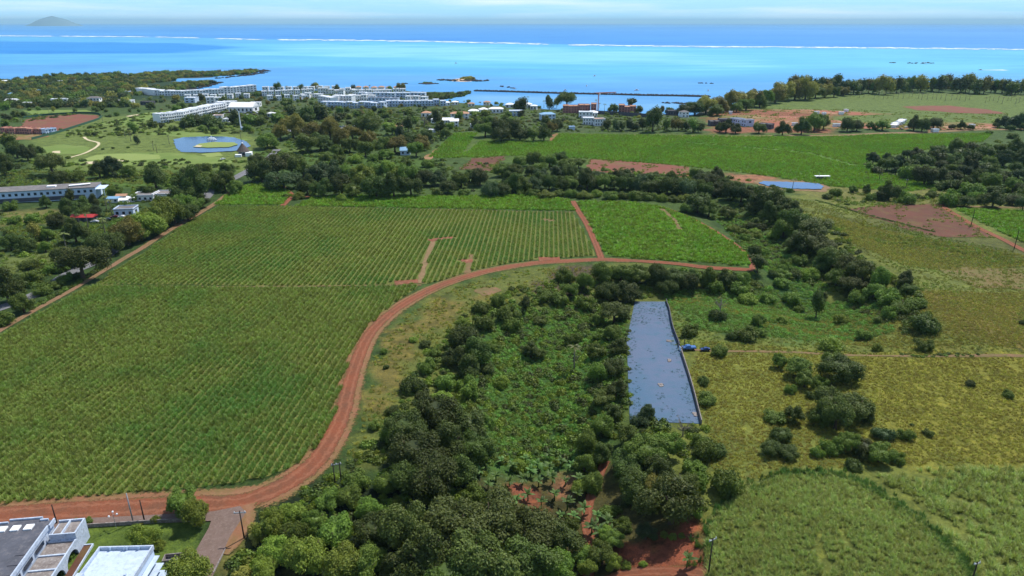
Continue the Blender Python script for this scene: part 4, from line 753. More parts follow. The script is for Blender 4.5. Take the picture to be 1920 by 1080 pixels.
# --- trees left and above the lot
zone([(1152, 585, 52, 'umb'), (1148, 625, 36, 'mid'), (1160, 650, 40, 'dark'), (1152, 690, 44, 'dark'), (1156, 730, 44, 'dark'), (1150, 770, 44, 'dark'), (1128, 745, 40, 'mid'), (1120, 700, 40, 'mid'), (1118, 660, 36, 'mid'), (1130, 800, 50, 'mid'), (1100, 830, 50, 'mid'), (1130, 850, 46, 'dark'), (1096, 870, 44, 'mid'), (1112, 905, 40, 'mid'), (1090, 915, 34, 'light'), (1126, 630, 30, 'smid')],
     'along the left side of the blue-grey lot', 'lot edge trees')
zone([(1176, 583, 20, 'bare')], 'at the upper left edge of the lot', 'lot edge trees')
zone([(1140, 545, 50, 'dark'), (1175, 548, 50, 'dark'), (1165, 512, 44, 'mid'), (1200, 515, 44, 'mid'), (1130, 515, 44, 'mid')], 'in the clump above the lot beside the red track', 'lot edge trees')
zone([(1235, 518, 44, 'dark'), (1268, 520, 44, 'dark'), (1300, 519, 40, 'dark'), (1330, 520, 40, 'mid'), (1362, 522, 40, 'dark'), (1392, 524, 36, 'mid'), (1290, 533, 36, 'dark'), (1340, 537, 36, 'smid'), (1250, 538, 36, 'dark'), (1385, 540, 36, 'smid')], 'in the hedge-like row just below the red track', 'track hedge trees')
zone([(1212, 775, 34, 'blue'), (1200, 790, 30, 'sblue')], 'inside the lower left corner of the lot', 'lot corner trees')
# --- lower right of the lot
zone([(1180, 815, 60, 'mid'), (1215, 840, 84, 'mid'), (1180, 865, 66, 'dark'), (1235, 885, 66, 'dark'), (1250, 840, 50, 'mid')], 'in the group right below the lot', 'clearing trees')
zone([(1262, 945, 104, 'umb'), (1235, 925, 60, 'olive'), (1200, 915, 70, 'dark'), (1285, 905, 50, 'mid'), (1298, 950, 50, 'mid')], 'with deep shade beside the red earth clearing', 'clearing trees')
zone([(1212, 1000, 38, 'blue'), (1170, 985, 34, 'smid'), (1150, 1010, 40, 'mid'), (1140, 960, 30, 'smid'), (1176, 1060, 20, 'slight'), (1205, 1058, 14, 'slight'), (1262, 1005, 16, 'slight'), (1245, 1002, 14, 'slight'), (1278, 1004, 12, 'slight'), (1290, 1046, 26, 'banana')], 'on the red earth clearing at the bottom', 'clearing plants')
zone([(1362, 912, 60, 'smid'), (1300, 880, 40, 'smid'), (1325, 850, 46, 'smid'), (1310, 905, 40, 'smid'), (1280, 800, 44, 'bare'), (1325, 748, 36, 'smid'), (1320, 715, 22, 'sdark'), (1344, 845, 40, 'sdark'), (1312, 830, 30, 'smid')], 'between the lot and the pale cane mound', 'slope shrubs')
# --- open slope right
zone([(1576, 688, 74, 'dark'), (1560, 672, 40, 'mid'), (1592, 705, 40, 'dark'), (1500, 690, 52, 'mid'), (1462, 678, 34, 'mid'), (1510, 712, 40, 'mid'), (1538, 716, 30, 'smid'), (1550, 752, 60, 'umb'), (1600, 760, 64, 'umb'), (1570, 780, 66, 'umb'), (1625, 778, 36, 'dark'), (1540, 785, 40, 'dark'), (1490, 778, 42, 'dark'), (1455, 782, 34, 'smid'),
      (1466, 815, 44, 'dark'), (1445, 838, 40, 'dark'), (1480, 848, 34, 'dark'), (1484, 732, 24, 'smid'), (1520, 742, 20, 'sdark'), (1590, 830, 50, 'mid'), (1560, 840, 44, 'smid'), (1620, 840, 44, 'dark'), (1650, 850, 50, 'mid'), (1680, 860, 30, 'smid'), (1655, 815, 36, 'sblue'), (1700, 818, 30, 'smid'), (1740, 812, 20, 'smid'), (1710, 796, 8, 'sdark'), (1600, 872, 30, 'sdark'), (1530, 850, 26, 'smid')],
     'in scattered groups on the dry slope', 'slope trees')
zone([(1735, 607, 52, 'sdark'), (1735, 650, 26, 'smid'), (1820, 720, 18, 'sdark'), (1918, 605, 16, 'sdark'), (1890, 740, 20, 'smid'), (1645, 652, 20, 'slight'), (1620, 632, 26, 'smid'), (1350, 659, 32, 'smid'), (1423, 600, 30, 'mid'), (1428, 622, 24, 'mid'), (1400, 628, 36, 'smid'), (1375, 630, 26, 'sdark'), (1292, 622, 30, 'smid'), (1533, 575, 36, 'tall'), (1547, 555, 12, 'tall'), (1485, 562, 36, 'smid'), (1440, 560, 30, 'smid'), (1345, 592, 34, 'sdark'), (1500, 580, 20, 'smid'), (1580, 600, 30, 'slight'), (1400, 560, 34, 'slight'), (1555, 645, 40, 'slight'), (1466, 600, 24, 'slight'), (1650, 600, 22, 'smid')],
     'on the open slope around the thin foot track', 'slope shrubs')
zone([(1350, 572, 34, 'bare')], 'standing grey above the open slope, right of the lot', 'slope trees')
# --- right bank of the gully
zone([(1422, 492, 30, 'tall'), (1415, 470, 22, 'dark')], 'at the end of the red track', 'gully head trees')
zone([(1440, 372, 56, 'dark'), (1420, 385, 40, 'dark'), (1462, 380, 46, 'dark'), (1445, 400, 50, 'dark'), (1485, 392, 44, 'dark'), (1310, 380, 52, 'dark'), (1330, 392, 40, 'mid'), (1288, 388, 30, 'mid'), (1365, 398, 34, 'mid')], 'in the tall group at the gully head', 'gully head trees')
zone([(1530, 425, 66, 'umb'), (1515, 452, 60, 'dark'), (1545, 460, 50, 'umb'), (1490, 418, 50, 'dark'), (1470, 430, 44, 'mid'), (1495, 455, 44, 'dark'), (1560, 485, 54, 'umb'), (1590, 500, 54, 'umb'), (1540, 495, 40, 'dark'), (1620, 508, 54, 'umb'), (1650, 522, 50, 'mid'), (1600, 530, 44, 'umb'), (1570, 520, 40, 'mid'), (1640, 545, 44, 'mid'), (1698, 522, 34, 'dark'), (1704, 540, 26, 'dark'), (1670, 560, 40, 'smid'), (1690, 580, 36, 'smid'), (1610, 560, 36, 'smid'), (1665, 590, 34, 'smid'), (1720, 570, 36, 'smid')],
     'on the ridge along the far gully bank', 'far bank trees')
zone(scat([(1340, 405), (1420, 410), (1480, 460), (1500, 500), (1460, 520), (1430, 470), (1370, 440)], 14, (4, 7), ['smid', 'slight', 'sdark', 'smid'], 5), 'on the gully floor behind the right cane field', 'gully shrubs')
zone([(1472, 505, 26, 'smid'), (1490, 515, 26, 'sdark'), (1465, 530, 26, 'smid'), (1500, 490, 26, 'smid'), (1520, 515, 30, 'slight'), (1450, 515, 20, 'sdark')], 'around the red bank at the track end', 'gully shrubs')
# --- banana patch
zone([(x, y, 20, 'banana') for x, y in ((940, 862), (962, 870), (985, 858), (1008, 868), (1030, 850), (1052, 862), (1072, 870), (930, 890), (955, 900), (980, 895), (1010, 900), (1036, 892), (945, 925), (968, 935), (990, 925), (1015, 940), (1040, 925), (1060, 900), (1064, 940), (1082, 925),
      (1050, 965), (1075, 965), (1096, 950), (1030, 875), (915, 905), (900, 880), (995, 880), (1085, 895), (1120, 965), (1140, 975), (1125, 995), (1146, 992), (1110, 985))], 'in the banana patch on red soil', 'banana plants')
zone([(972, 872, 34, 'slight'), (890, 925, 40, 'smid'), (918, 940, 30, 'smid'), (1108, 915, 30, 'smid'), (1070, 985, 30, 'smid'), (1136, 1000, 34, 'light')], 'around the edge of the banana patch', 'banana patch shrubs')
# --- roadside trees at the left
zone([(205, 455, 61, 'dark'), (238, 440, 54, 'olive'), (148, 487, 89, 'umb'), (272, 420, 66, 'light'), (300, 402, 66, 'light'), (325, 398, 59, 'mid'), (340, 388, 51, 'mid'), (362, 385, 35, 'mid'), (358, 352, 68, 'dark'), (345, 365, 47, 'dark'), (375, 352, 42, 'dark'), (250, 416, 47, 'mid'), (224, 434, 50, 'mid'), (256, 432, 54, 'mid'), (288, 414, 56, 'light'), (316, 400, 50, 'mid'), (350, 398, 44, 'dark'), (375, 378, 32, 'dark'), (186, 458, 40, 'dark'), (130, 480, 50, 'dark')], 'in the roadside row left of the big cane field', 'roadside trees')
zone([(42, 572, 40, 'mid'), (10, 545, 64, 'dark'), (22, 525, 36, 'dark'), (4, 600, 36, 'smid'), (80, 545, 30, 'smid'), (105, 533, 28, 'smid'), (125, 520, 24, 'smid'), (60, 520, 36, 'smid'), (145, 516, 22, 'sdark')], 'at the left edge above the dirt verge', 'roadside trees')
zone([(18, 455, 36, 'dark'), (64, 435, 26, 'casu'), (50, 462, 32, 'dark'), (84, 462, 26, 'mid'), (88, 437, 32, 'mid'), (140, 437, 52, 'dark'), (118, 440, 36, 'palm'), (105, 415, 30, 'dark'), (28, 413, 26, 'smid'), (60, 412, 26, 'smid'), (110, 500, 36, 'smid'), (55, 498, 30, 'smid')], 'on the plots behind the roadside row', 'plot trees')
zone([(125, 388, 40, 'dark'), (155, 392, 42, 'dark'), (180, 395, 30, 'blue'), (175, 380, 26, 'dark'), (85, 380, 26, 'dark'), (130, 370, 20, 'tall'), (20, 388, 26, 'smid'), (195, 370, 26, 'palm'), (205, 378, 22, 'palm'), (215, 360, 24, 'mid'), (145, 403, 20, 'palm'), (160, 402, 18, 'palm'), (250, 368, 22, 'mid'), (235, 390, 26, 'smid'), (280, 360, 24, 'dark'), (192, 412, 14, 'palm')], 'around the long white building at the left', 'plot trees')
zone([(290, 335, 46, 'dark'), (360, 330, 48, 'dark'), (390, 335, 46, 'mid'), (420, 340, 46, 'mid'), (440, 350, 34, 'mid'), (405, 348, 30, 'smid'), (425, 320, 36, 'dark'), (380, 318, 30, 'mid')], 'between the golf course and the road', 'golf edge trees')
zone([(18, 270, 36, 'casu'), (8, 300, 30, 'dark'), (50, 288, 34, 'dark'), (64, 282, 30, 'dark'), (30, 283, 34, 'dark'), (95, 308, 50, 'umb'), (185, 320, 36, 'dark'), (210, 316, 40, 'blue'), (240, 322, 26, 'mid'), (110, 335, 32, 'dark'), (6, 315, 40, 'dark'), (145, 333, 26, 'smid')], 'on the near edge of the golf course', 'golf edge trees')
zone([(164, 251, 12, 'smid'), (177, 252, 12, 'sdark'), (188, 257, 9, 'sdark'), (218, 213, 12, 'mid'), (182, 206, 9, 'mid'), (199, 207, 8, 'mid'), (243, 207, 8, 'mid'), (260, 207, 8, 'mid'), (206, 217, 7, 'mid'), (243, 250, 14, 'palm'), (256, 255, 14, 'palm'), (285, 266, 14, 'palm'), (292, 272, 12, 'palm'), (248, 237, 22, 'casu'), (256, 262, 14, 'casu'), (212, 277, 7, 'sdark'), (193, 279, 7, 'smid'), (240, 276, 7, 'smid'), (128, 295, 10, 'smid'), (315, 254, 14, 'palm'),
      (285, 232, 18, 'mid'), (303, 236, 10, 'dark'), (321, 242, 10, 'mid'), (330, 242, 10, 'dark'), (168, 237, 11, 'smid'), (222, 240, 11, 'mid'), (232, 242, 10, 'palm'), (72, 203, 10, 'mid'), (90, 204, 9, 'palm'), (55, 204, 9, 'mid'), (140, 206, 10, 'mid'), (176, 202, 12, 'mid'), (100, 205, 8, 'casu'), (30, 214, 16, 'mid'), (12, 220, 16, 'dark'), (38, 224, 14, 'palm'), (8, 232, 18, 'mid'), (44, 214, 12, 'dark'), (190, 215, 10, 'palm'), (200, 217, 8, 'smid')],
     'scattered over the golf course', 'golf course trees', near=False)
zone([(355, 228, 26, 'dark'), (372, 225, 26, 'dark'), (390, 228, 28, 'dark'), (405, 232, 26, 'dark'), (345, 233, 20, 'dark'), (440, 222, 26, 'dark'), (452, 228, 22, 'dark'), (470, 226, 24, 'mid'), (488, 226, 22, 'mid'), (404, 242, 18, 'mid'), (380, 240, 16, 'mid'), (450, 246, 14, 'palm'), (462, 240, 16, 'mid'), (340, 200, 18, 'mid'), (330, 203, 16, 'mid'), (520, 218, 26, 'mid'), (545, 205, 24, 'dark'), (535, 192, 26, 'mid'), (575, 215, 34, 'dark'), (596, 208, 40, 'dark'), (578, 224, 18, 'dark'), (632, 222, 16, 'dark'), (555, 222, 20, 'mid'), (510, 205, 24, 'palm'), (494, 212, 18, 'mid')],
     'around the white marquee and car park', 'town trees', near=False)
# --- yellow-green belt
zone([(500, 262, 42, 'mid'), (525, 250, 36, 'olive'), (548, 240, 48, 'olive'), (585, 245, 46, 'olive'), (575, 268, 46, 'mid'), (600, 265, 44, 'dark'), (618, 245, 44, 'olive'), (640, 262, 40, 'olive'), (655, 272, 36, 'mid'), (660, 250, 40, 'olive'), (690, 262, 42, 'olive'), (685, 280, 36, 'mid'), (715, 275, 40, 'mid'), (740, 272, 40, 'olive'), (725, 288, 26, 'mid'), (790, 268, 36, 'olive'), (780, 282, 30, 'mid'), (775, 258, 30, 'dark'), (760, 265, 26, 'dark'), (800, 250, 26, 'dark'), (690, 240, 50, 'umb'), (765, 232, 22, 'tall'), (735, 244, 24, 'mid'), (750, 250, 24, 'blue'), (796, 227, 26, 'bare'), (820, 225, 20, 'tall'), (826, 240, 22, 'dark'), (836, 250, 22, 'mid'), (630, 282, 26, 'mid')],
     'in the yellowish tree belt behind the cane fields', 'tree belt')
zone([(910, 243, 36, 'mid'), (930, 240, 38, 'dark'), (955, 245, 44, 'dark'), (940, 252, 40, 'dark'), (975, 250, 36, 'dark'), (1000, 252, 32, 'mid'), (1020, 250, 36, 'dark'), (1035, 240, 26, 'olive'), (1045, 236, 26, 'dark'), (895, 232, 26, 'dark'), (915, 228, 24, 'mid'), (960, 230, 18, 'dark')], 'in the grove topping the far cane field', 'grove trees')
# --- dark band behind the near cane fields
band_items = [(490, 322, 50, 'dark'), (520, 312, 56, 'umb'), (545, 305, 60, 'umb'), (530, 335, 54, 'blue'), (568, 318, 40, 'mid'), (595, 330, 52, 'blue'), (620, 325, 48, 'blue'), (575, 350, 40, 'dark'), (605, 352, 44, 'dark'), (640, 350, 44, 'dark'), (660, 355, 40, 'mid'), (680, 335, 50, 'light'), (700, 318, 40, 'mid'),
   (725, 318, 40, 'light'), (705, 350, 54, 'dark'), (738, 352, 50, 'dark'), (765, 330, 46, 'mid'), (770, 352, 40, 'dark'), (790, 335, 36, 'dark'), (815, 335, 34, 'blue'), (840, 350, 32, 'dark'), (830, 325, 30, 'dark'), (865, 340, 30, 'mid'), (880, 330, 30, 'dark'), (900, 335, 34, 'dark'), (920, 352, 40, 'blue'), (940, 355, 30, 'dark'), (955, 335, 34, 'dark'), (975, 345, 34, 'dark'),
   (745, 322, 34, 'light'), (650, 325, 40, 'mid'), (480, 300, 30, 'dark')]
zone(band_items, 'in the left belt behind the big field', 'dark belt trees')
r9 = random.Random(12); bi = []
for x in range(965, 1420, 17):
    yb = np.interp(x, [960, 1100, 1200, 1300, 1420], [345, 338, 345, 352, 362]); bi.append((x + r9.uniform(-4, 4), yb + r9.uniform(-4, 4), r9.uniform(30, 42), r9.choice(['dark', 'dark', 'dark', 'mid', 'blue'])))
for x in range(940, 1400, 26):
    yb = np.interp(x, [940, 1080, 1200, 1300, 1420], [322, 322, 336, 338, 350]); bi.append((x + r9.uniform(-6, 6), yb + r9.uniform(-4, 4), r9.uniform(22, 34), r9.choice(['dark', 'mid', 'blue'])))
for x in range(975, 1290, 24): bi.append((x, 362 + r9.uniform(-3, 3) + (x - 960) * 0.03, r9.uniform(18, 28), r9.choice(['smid', 'slight', 'smid'])))
zone(bi, 'in the right belt behind the big field', 'dark belt trees')
zone([(975, 303, 30, 'mid'), (1000, 300, 34, 'mid'), (1030, 302, 34, 'mid'), (1050, 296, 26, 'dark'), (1085, 305, 26, 'mid'), (1060, 310, 30, 'smid'), (940, 318, 24, 'smid'), (1015, 315, 30, 'smid'), (1320, 330, 34, 'dark'), (1345, 330, 34, 'dark'), (1305, 328, 26, 'mid')], 'between the two bare brown fields', 'dark belt trees')
zone([(560, 368, 20, 'slight'), (640, 372, 20, 'slight'), (720, 366, 24, 'smid'), (820, 362, 20, 'smid'), (870, 362, 20, 'smid'), (600, 312, 24, 'smid'), (635, 302, 24, 'smid'), (665, 300, 24, 'slight'), (610, 298, 22, 'smid'), (760, 305, 24, 'smid'), (800, 308, 22, 'smid'), (700, 298, 20, 'smid')], 'skirting the dark belt behind the big field', 'dark belt shrubs')
# --- trees along the coast road
zone([(1140, 232, 20, 'casu'), (1155, 235, 18, 'casu'), (1166, 236, 16, 'casu'), (1182, 232, 20, 'casu'), (1192, 236, 16, 'casu'), (1205, 232, 18, 'casu'), (1225, 226, 32, 'tall'), (1250, 236, 18, 'casu'), (1262, 236, 16, 'casu'), (1273, 234, 18, 'casu'), (1286, 236, 16, 'casu'), (1300, 234, 24, 'casu'), (1310, 236, 20, 'casu')],
     'in the slender row along the coast road', 'coast road trees')
zone([(1350, 240, 18, 'dark'), (1362, 238, 28, 'dark'), (1380, 242, 22, 'dark'), (1424, 240, 26, 'mid'), (1468, 244, 26, 'dark'), (1504, 240, 32, 'dark'), (1528, 232, 36, 'mid'), (1545, 232, 28, 'mid'), (1590, 235, 30, 'dark'), (1608, 235, 28, 'dark'), (1632, 236, 18, 'mid'), (1656, 233, 30, 'mid'), (1715, 234, 28, 'dark'), (1730, 236, 28, 'dark'), (1752, 230, 28, 'dark'), (1785, 238, 12, 'dark'), (1803, 236, 18, 'dark'), (1820, 238, 14, 'dark'), (1872, 230, 24, 'dark'), (1900, 226, 26, 'casu'), (1916, 228, 24, 'casu'), (1888, 228, 20, 'casu')],
     'along the coast road by the building site', 'coast road trees')
zone([(1063, 186, 40, 'umb'), (1030, 192, 22, 'casu'), (1044, 192, 14, 'casu'), (1020, 190, 12, 'palm'), (1185, 190, 18, 'dark'), (1150, 203, 20, 'dark'), (1198, 205, 18, 'dark'), (1134, 196, 12, 'palm'), (1124, 194, 12, 'palm'), (1118, 188, 10, 'palm'), (975, 198, 26, 'dark'), (1232, 206, 16, 'dark'), (1255, 206, 16, 'dark'), (1242, 207, 10, 'casu'), (990, 182, 12, 'palm'), (885, 200, 20, 'palm'), (900, 192, 20, 'palm'), (914, 194, 20, 'palm'), (860, 196, 20, 'palm'), (870, 190, 18, 'palm'), (845, 192, 18, 'palm'), (928, 192, 18, 'palm'), (944, 194, 18, 'palm')],
     'on the shore by the breakwater lagoon', 'shore trees', near=False)
zone([(1290, 203, 33, 'dark'), (1304, 200, 39, 'dark'), (1325, 196, 44, 'olive'), (1348, 193, 44, 'olive'), (1345, 205, 31, 'mid'), (1372, 190, 41, 'olive'), (1395, 184, 44, 'olive'), (1415, 183, 44, 'olive'), (1436, 182, 36, 'mid'), (1455, 178, 39, 'olive'), (1470, 172, 44, 'olive'), (1492, 172, 39, 'olive'), (1512, 170, 44, 'olive'), (1530, 172, 31, 'mid'), (1548, 172, 28, 'olive'), (1565, 172, 26, 'mid'), (1582, 171, 23, 'olive'), (1400, 196, 28, 'mid'), (1425, 192, 26, 'mid'), (1382, 200, 26, 'mid')],
     'in the olive tree belt curving along the right shore', 'shore belt trees')
for nm_, y0, x0, x1, st, sd_ in (('first', 166, 1490, 1930, 10, 3), ):
    r9 = random.Random(sd_); L = [(x + r9.uniform(-4, 4), 158 + 3 * math.sin(x / 60) + r9.uniform(-1.5, 1.5) + (4 if x > 1780 else 0), r9.uniform(20, 27), 'casu') for x in range(x0, x1, st)]
    zone(L, 'in the shoreline row at the upper right', 'shoreline casuarinas')
r9 = random.Random(8); zone([(x + r9.uniform(-2, 2), 171 + (x - 1580) * 0.03 + r9.uniform(-1.5, 1.5), 12, 'palm') for x in range(1560, 1830, 9)] + [(x + r9.uniform(-2, 2), 182 + r9.uniform(-2, 2), 12, 'palm') for x in range(1850, 1925, 8)], 'in the palm rows before the right shoreline', 'shoreline palms', near=False)
# --- scrub at the right
zone(scat([(1610, 308), (1640, 290), (1700, 286), (1780, 270), (1860, 280), (1920, 262), (1925, 385), (1840, 372), (1760, 350), (1700, 325), (1640, 320)], 62, (8, 17), ['dark', 'dark', 'sdark', 'blue', 'smid', 'mid'], 21, 0.6), 'in the dark scrub wood at the right edge', 'scrub wood')
zone([(1668, 362, 34, 'dark'), (1655, 368, 20, 'dark'), (1625, 356, 16, 'dark'), (1700, 374, 30, 'smid'), (1780, 376, 36, 'smid'), (1810, 376, 30, 'dark'), (1830, 372, 26, 'smid'), (1600, 355, 16, 'mid'), (1745, 366, 20, 'smid'), (1900, 375, 26, 'dark'), (1635, 370, 22, 'smid'), (1567, 362, 20, 'smid'), (1550, 368, 18, 'smid'), (1488, 338, 10, 'palm'), (1815, 282, 14, 'dark'), (1855, 248, 12, 'smid'), (1900, 255, 20, 'smid'), (1916, 238, 16, 'dark'), (1895, 240, 14, 'dark')], 'around the small irrigation pond and brown field', 'scrub trees')
# --- town
zone(scat([(0, 160), (240, 160), (330, 178), (480, 178), (480, 192), (300, 202), (0, 200)], 30, (10, 16), ['dark', 'mid', 'blue', 'mid', 'olive'], 31, 0.5), 'among the houses at the upper left', 'suburb trees', near=False)
zone(scat([(480, 168), (760, 170), (850, 185), (880, 195), (870, 206), (610, 214), (490, 200)], 36, (5, 9), ['mid', 'palm', 'palm', 'palm', 'olive'], 32, 0.5), 'among the white seaside villas', 'villa garden trees', near=False)
zone(scat([(610, 206), (880, 204), (1030, 212), (1060, 225), (900, 232), (840, 235), (700, 238), (620, 225)], 40, (7, 12), ['mid', 'dark', 'palm', 'light', 'mid'], 33, 0.5), 'in the gardens between the villas and cane fields', 'garden belt trees', near=False)
zone(scat([(255, 180), (480, 176), (860, 204), (760, 212), (600, 210), (480, 196), (260, 188)], 60, (5, 8.5), ['mid', 'palm', 'palm', 'blue', 'olive', 'smid'], 35, 0.45), 'in the gardens before the white terraces', 'terrace garden trees', near=False)
zone(scat([(490, 160), (760, 160), (760, 168), (490, 170)], 22, (7, 13), ['casu', 'palm', 'dark'], 34, 0.4), 'along the shore behind the white villas', 'shore trees', near=False)
print('trees', NT[0])
# ---------------------------------------------------------------- buildings, poles, vehicles, boats
W_white = simple('white_render', C(244, 246, 248, 1), C(228, 232, 236, 1), 1.2, 0.8)
W_near = simple('weathered_white_paint', C(206, 218, 236), C(180, 194, 214), 0.7, 0.85, 0.1, c3=C(150, 156, 166), scale2=2.5)
W_blue = simple('pale_blue_render', C(206, 222, 242, 1), C(190, 208, 232, 1), 0.8, 0.85)
R_white = simple('white_roof', C(246, 247, 248, 1), C(230, 232, 234, 1), 0.6, 0.7)
R_whiten = simple('white_roof_coating', C(206, 222, 240), C(190, 206, 226), 0.4, 0.7, 0.05, c3=C(174, 186, 204), scale2=1.3)
R_grey = simple('grey_roof', C(128, 124, 122), C(104, 102, 104), 0.25, 0.9, 0.1, c3=C(160, 154, 148), scale2=0.5)
R_dark = simple('bitumen_roof', C(98, 100, 110), C(84, 86, 94), 0.3, 0.9, 0.1, c3=C(120, 118, 122), scale2=0.9)
R_conc = simple('stained_concrete', C(150, 142, 138), C(116, 106, 102), 0.5, 0.95, 0.1, c3=C(176, 170, 166), scale2=1.7)
R_terra = simple('terracotta', C(206, 162, 132), C(186, 140, 112), 0.4, 0.85)
R_thatch = simple('grey_thatch', C(116, 104, 98), C(92, 82, 78), 2, 0.95, 0.3)
R_red = simple('red_sheet_roof', C(200, 70, 70), C(180, 60, 62), 0.5, 0.6)
R_lblue = simple('light_blue_roof', C(150, 190, 220), C(130, 176, 212), 0.5, 0.7)
W_raw = simple('bare_red_blockwork', C(202, 146, 134), C(168, 118, 110), 0.8, 0.9)
W_stone = simple('grey_wall', C(104, 104, 112), C(84, 84, 92), 0.5, 0.9)
M_glass = simple('dark_window', C(42, 54, 70), None, rough=0.15, spec=0.5)
M_win_lt = simple('bright_window', C(120, 170, 200), None, rough=0.2, spec=0.5)
M_metal = simple('galvanised_metal', C(168, 172, 176), C(140, 144, 148), 2, 0.5, metal=0.3)
M_wood = simple('dark_timber_pole', C(70, 62, 56), C(54, 48, 44), 3, 0.9)
M_rock = simple('dark_rock', C(64, 62, 62), C(46, 44, 46), 0.3, 0.95)
M_sandy = simple('pale_beach_sand', C(220, 190, 156), C(206, 172, 138), 0.05, 0.95)
def heading(p0, p1): return math.atan2(p1[1] - p0[1], p1[0] - p0[0])
WMESH = {}
def win_mesh(w, h, mat=None):
    k = (round(w, 1), round(h, 1), (mat or M_glass).name)
    if k not in WMESH: WMESH[k] = MB().box((0, 0, 0), (w, 0.16, h)).mesh('window', mat or M_glass)
    return WMESH[k]
def building(name, p, w, d, h, rz, label, cat, group=None, wall=None, roof=None, style='flat', floors=2, wins=3, balc=False, detail=True, side=True, wmat=None):
    """p: middle of the side that faces the camera; local +y goes away from it"""
    o = empty(name, p, rz); wall = wall or W_white; roof = roof or R_white
    MB().box((0, d / 2, (h - 0.8) / 2), (w, d, h + 0.8)).build('wall', wall, o)
    if style == 'flat':
        mb = MB().box((0, d / 2, h + 0.13), (w + 0.5, d + 0.5, 0.26)); rf = mb.build('roof', roof, o)
        pb = MB(); t = 0.3
        pb.box((0, 0.0, h + 0.5), (w + 0.46, t, 0.48)).box((0, d, h + 0.5), (w + 0.46, t, 0.48)).box((-w / 2 - 0.08, d / 2, h + 0.5), (t, d - t, 0.48)).box((w / 2 + 0.08, d / 2, h + 0.5), (t, d - t, 0.48)); pb.build('parapet', wall, rf)
    elif style == 'hip':
        e = 0.6; hw, r = w / 2 + e, min(w, d) * 0.22; iy = min(d, w) / 2 * 0.9; v = [(-hw, -e, h), (hw, -e, h), (hw, d + e, h), (-hw, d + e, h), (-w / 2 + iy, d / 2, h + r), (w / 2 - iy, d / 2, h + r)]
        MB().add(v, [(0, 3, 2, 1), (0, 1, 5, 4), (1, 2, 5), (2, 3, 4, 5), (3, 0, 4)]).build('roof', roof, o)
    elif style == 'gable':
        e = 0.5; hw = w / 2 + e; r = d * 0.26; MB().add([(-hw, -e, h), (hw, -e, h), (hw, d + e, h), (-hw, d + e, h), (-hw, d / 2, h + r), (hw, d / 2, h + r)], [(0, 3, 2, 1), (0, 1, 5, 4), (2, 3, 4, 5), (1, 2, 5), (3, 0, 4)]).build('roof', roof, o)
    if detail:
        fh = h / floors
        for f in range(floors):
            for k in range(wins):
                ww = w / wins * 0.42; o2 = mobj('window', win_mesh(ww, fh * 0.46, wmat), o, ((k + 0.5) * w / wins - w / 2, -0.02, (f + 0.5) * fh))
            if balc and f: MB().box((0, -0.75, f * fh), (w * 0.96, 1.5, 0.18)).box((0, -1.44, f * fh + 0.5), (w * 0.96, 0.1, 0.8)).build('balcony', wall, o)
        if side:
            for sx in (-1, 1): w2 = mobj('window', win_mesh(d * 0.3, fh * 0.5), o, (sx * (w / 2), d / 2, h - fh / 2)); w2.rotation_euler = (0, 0, R(90))
    return tag(o, label, cat, group)
def bpx(name, px, py, wpx, dm, hm, label, cat='house', rot=0.0, **k):
    p = G(px, py); return building(name, p, wpx * mpp(p), dm, hm, rot - math.atan2(p[0], p[1]) * 0.0, label, cat, **k)
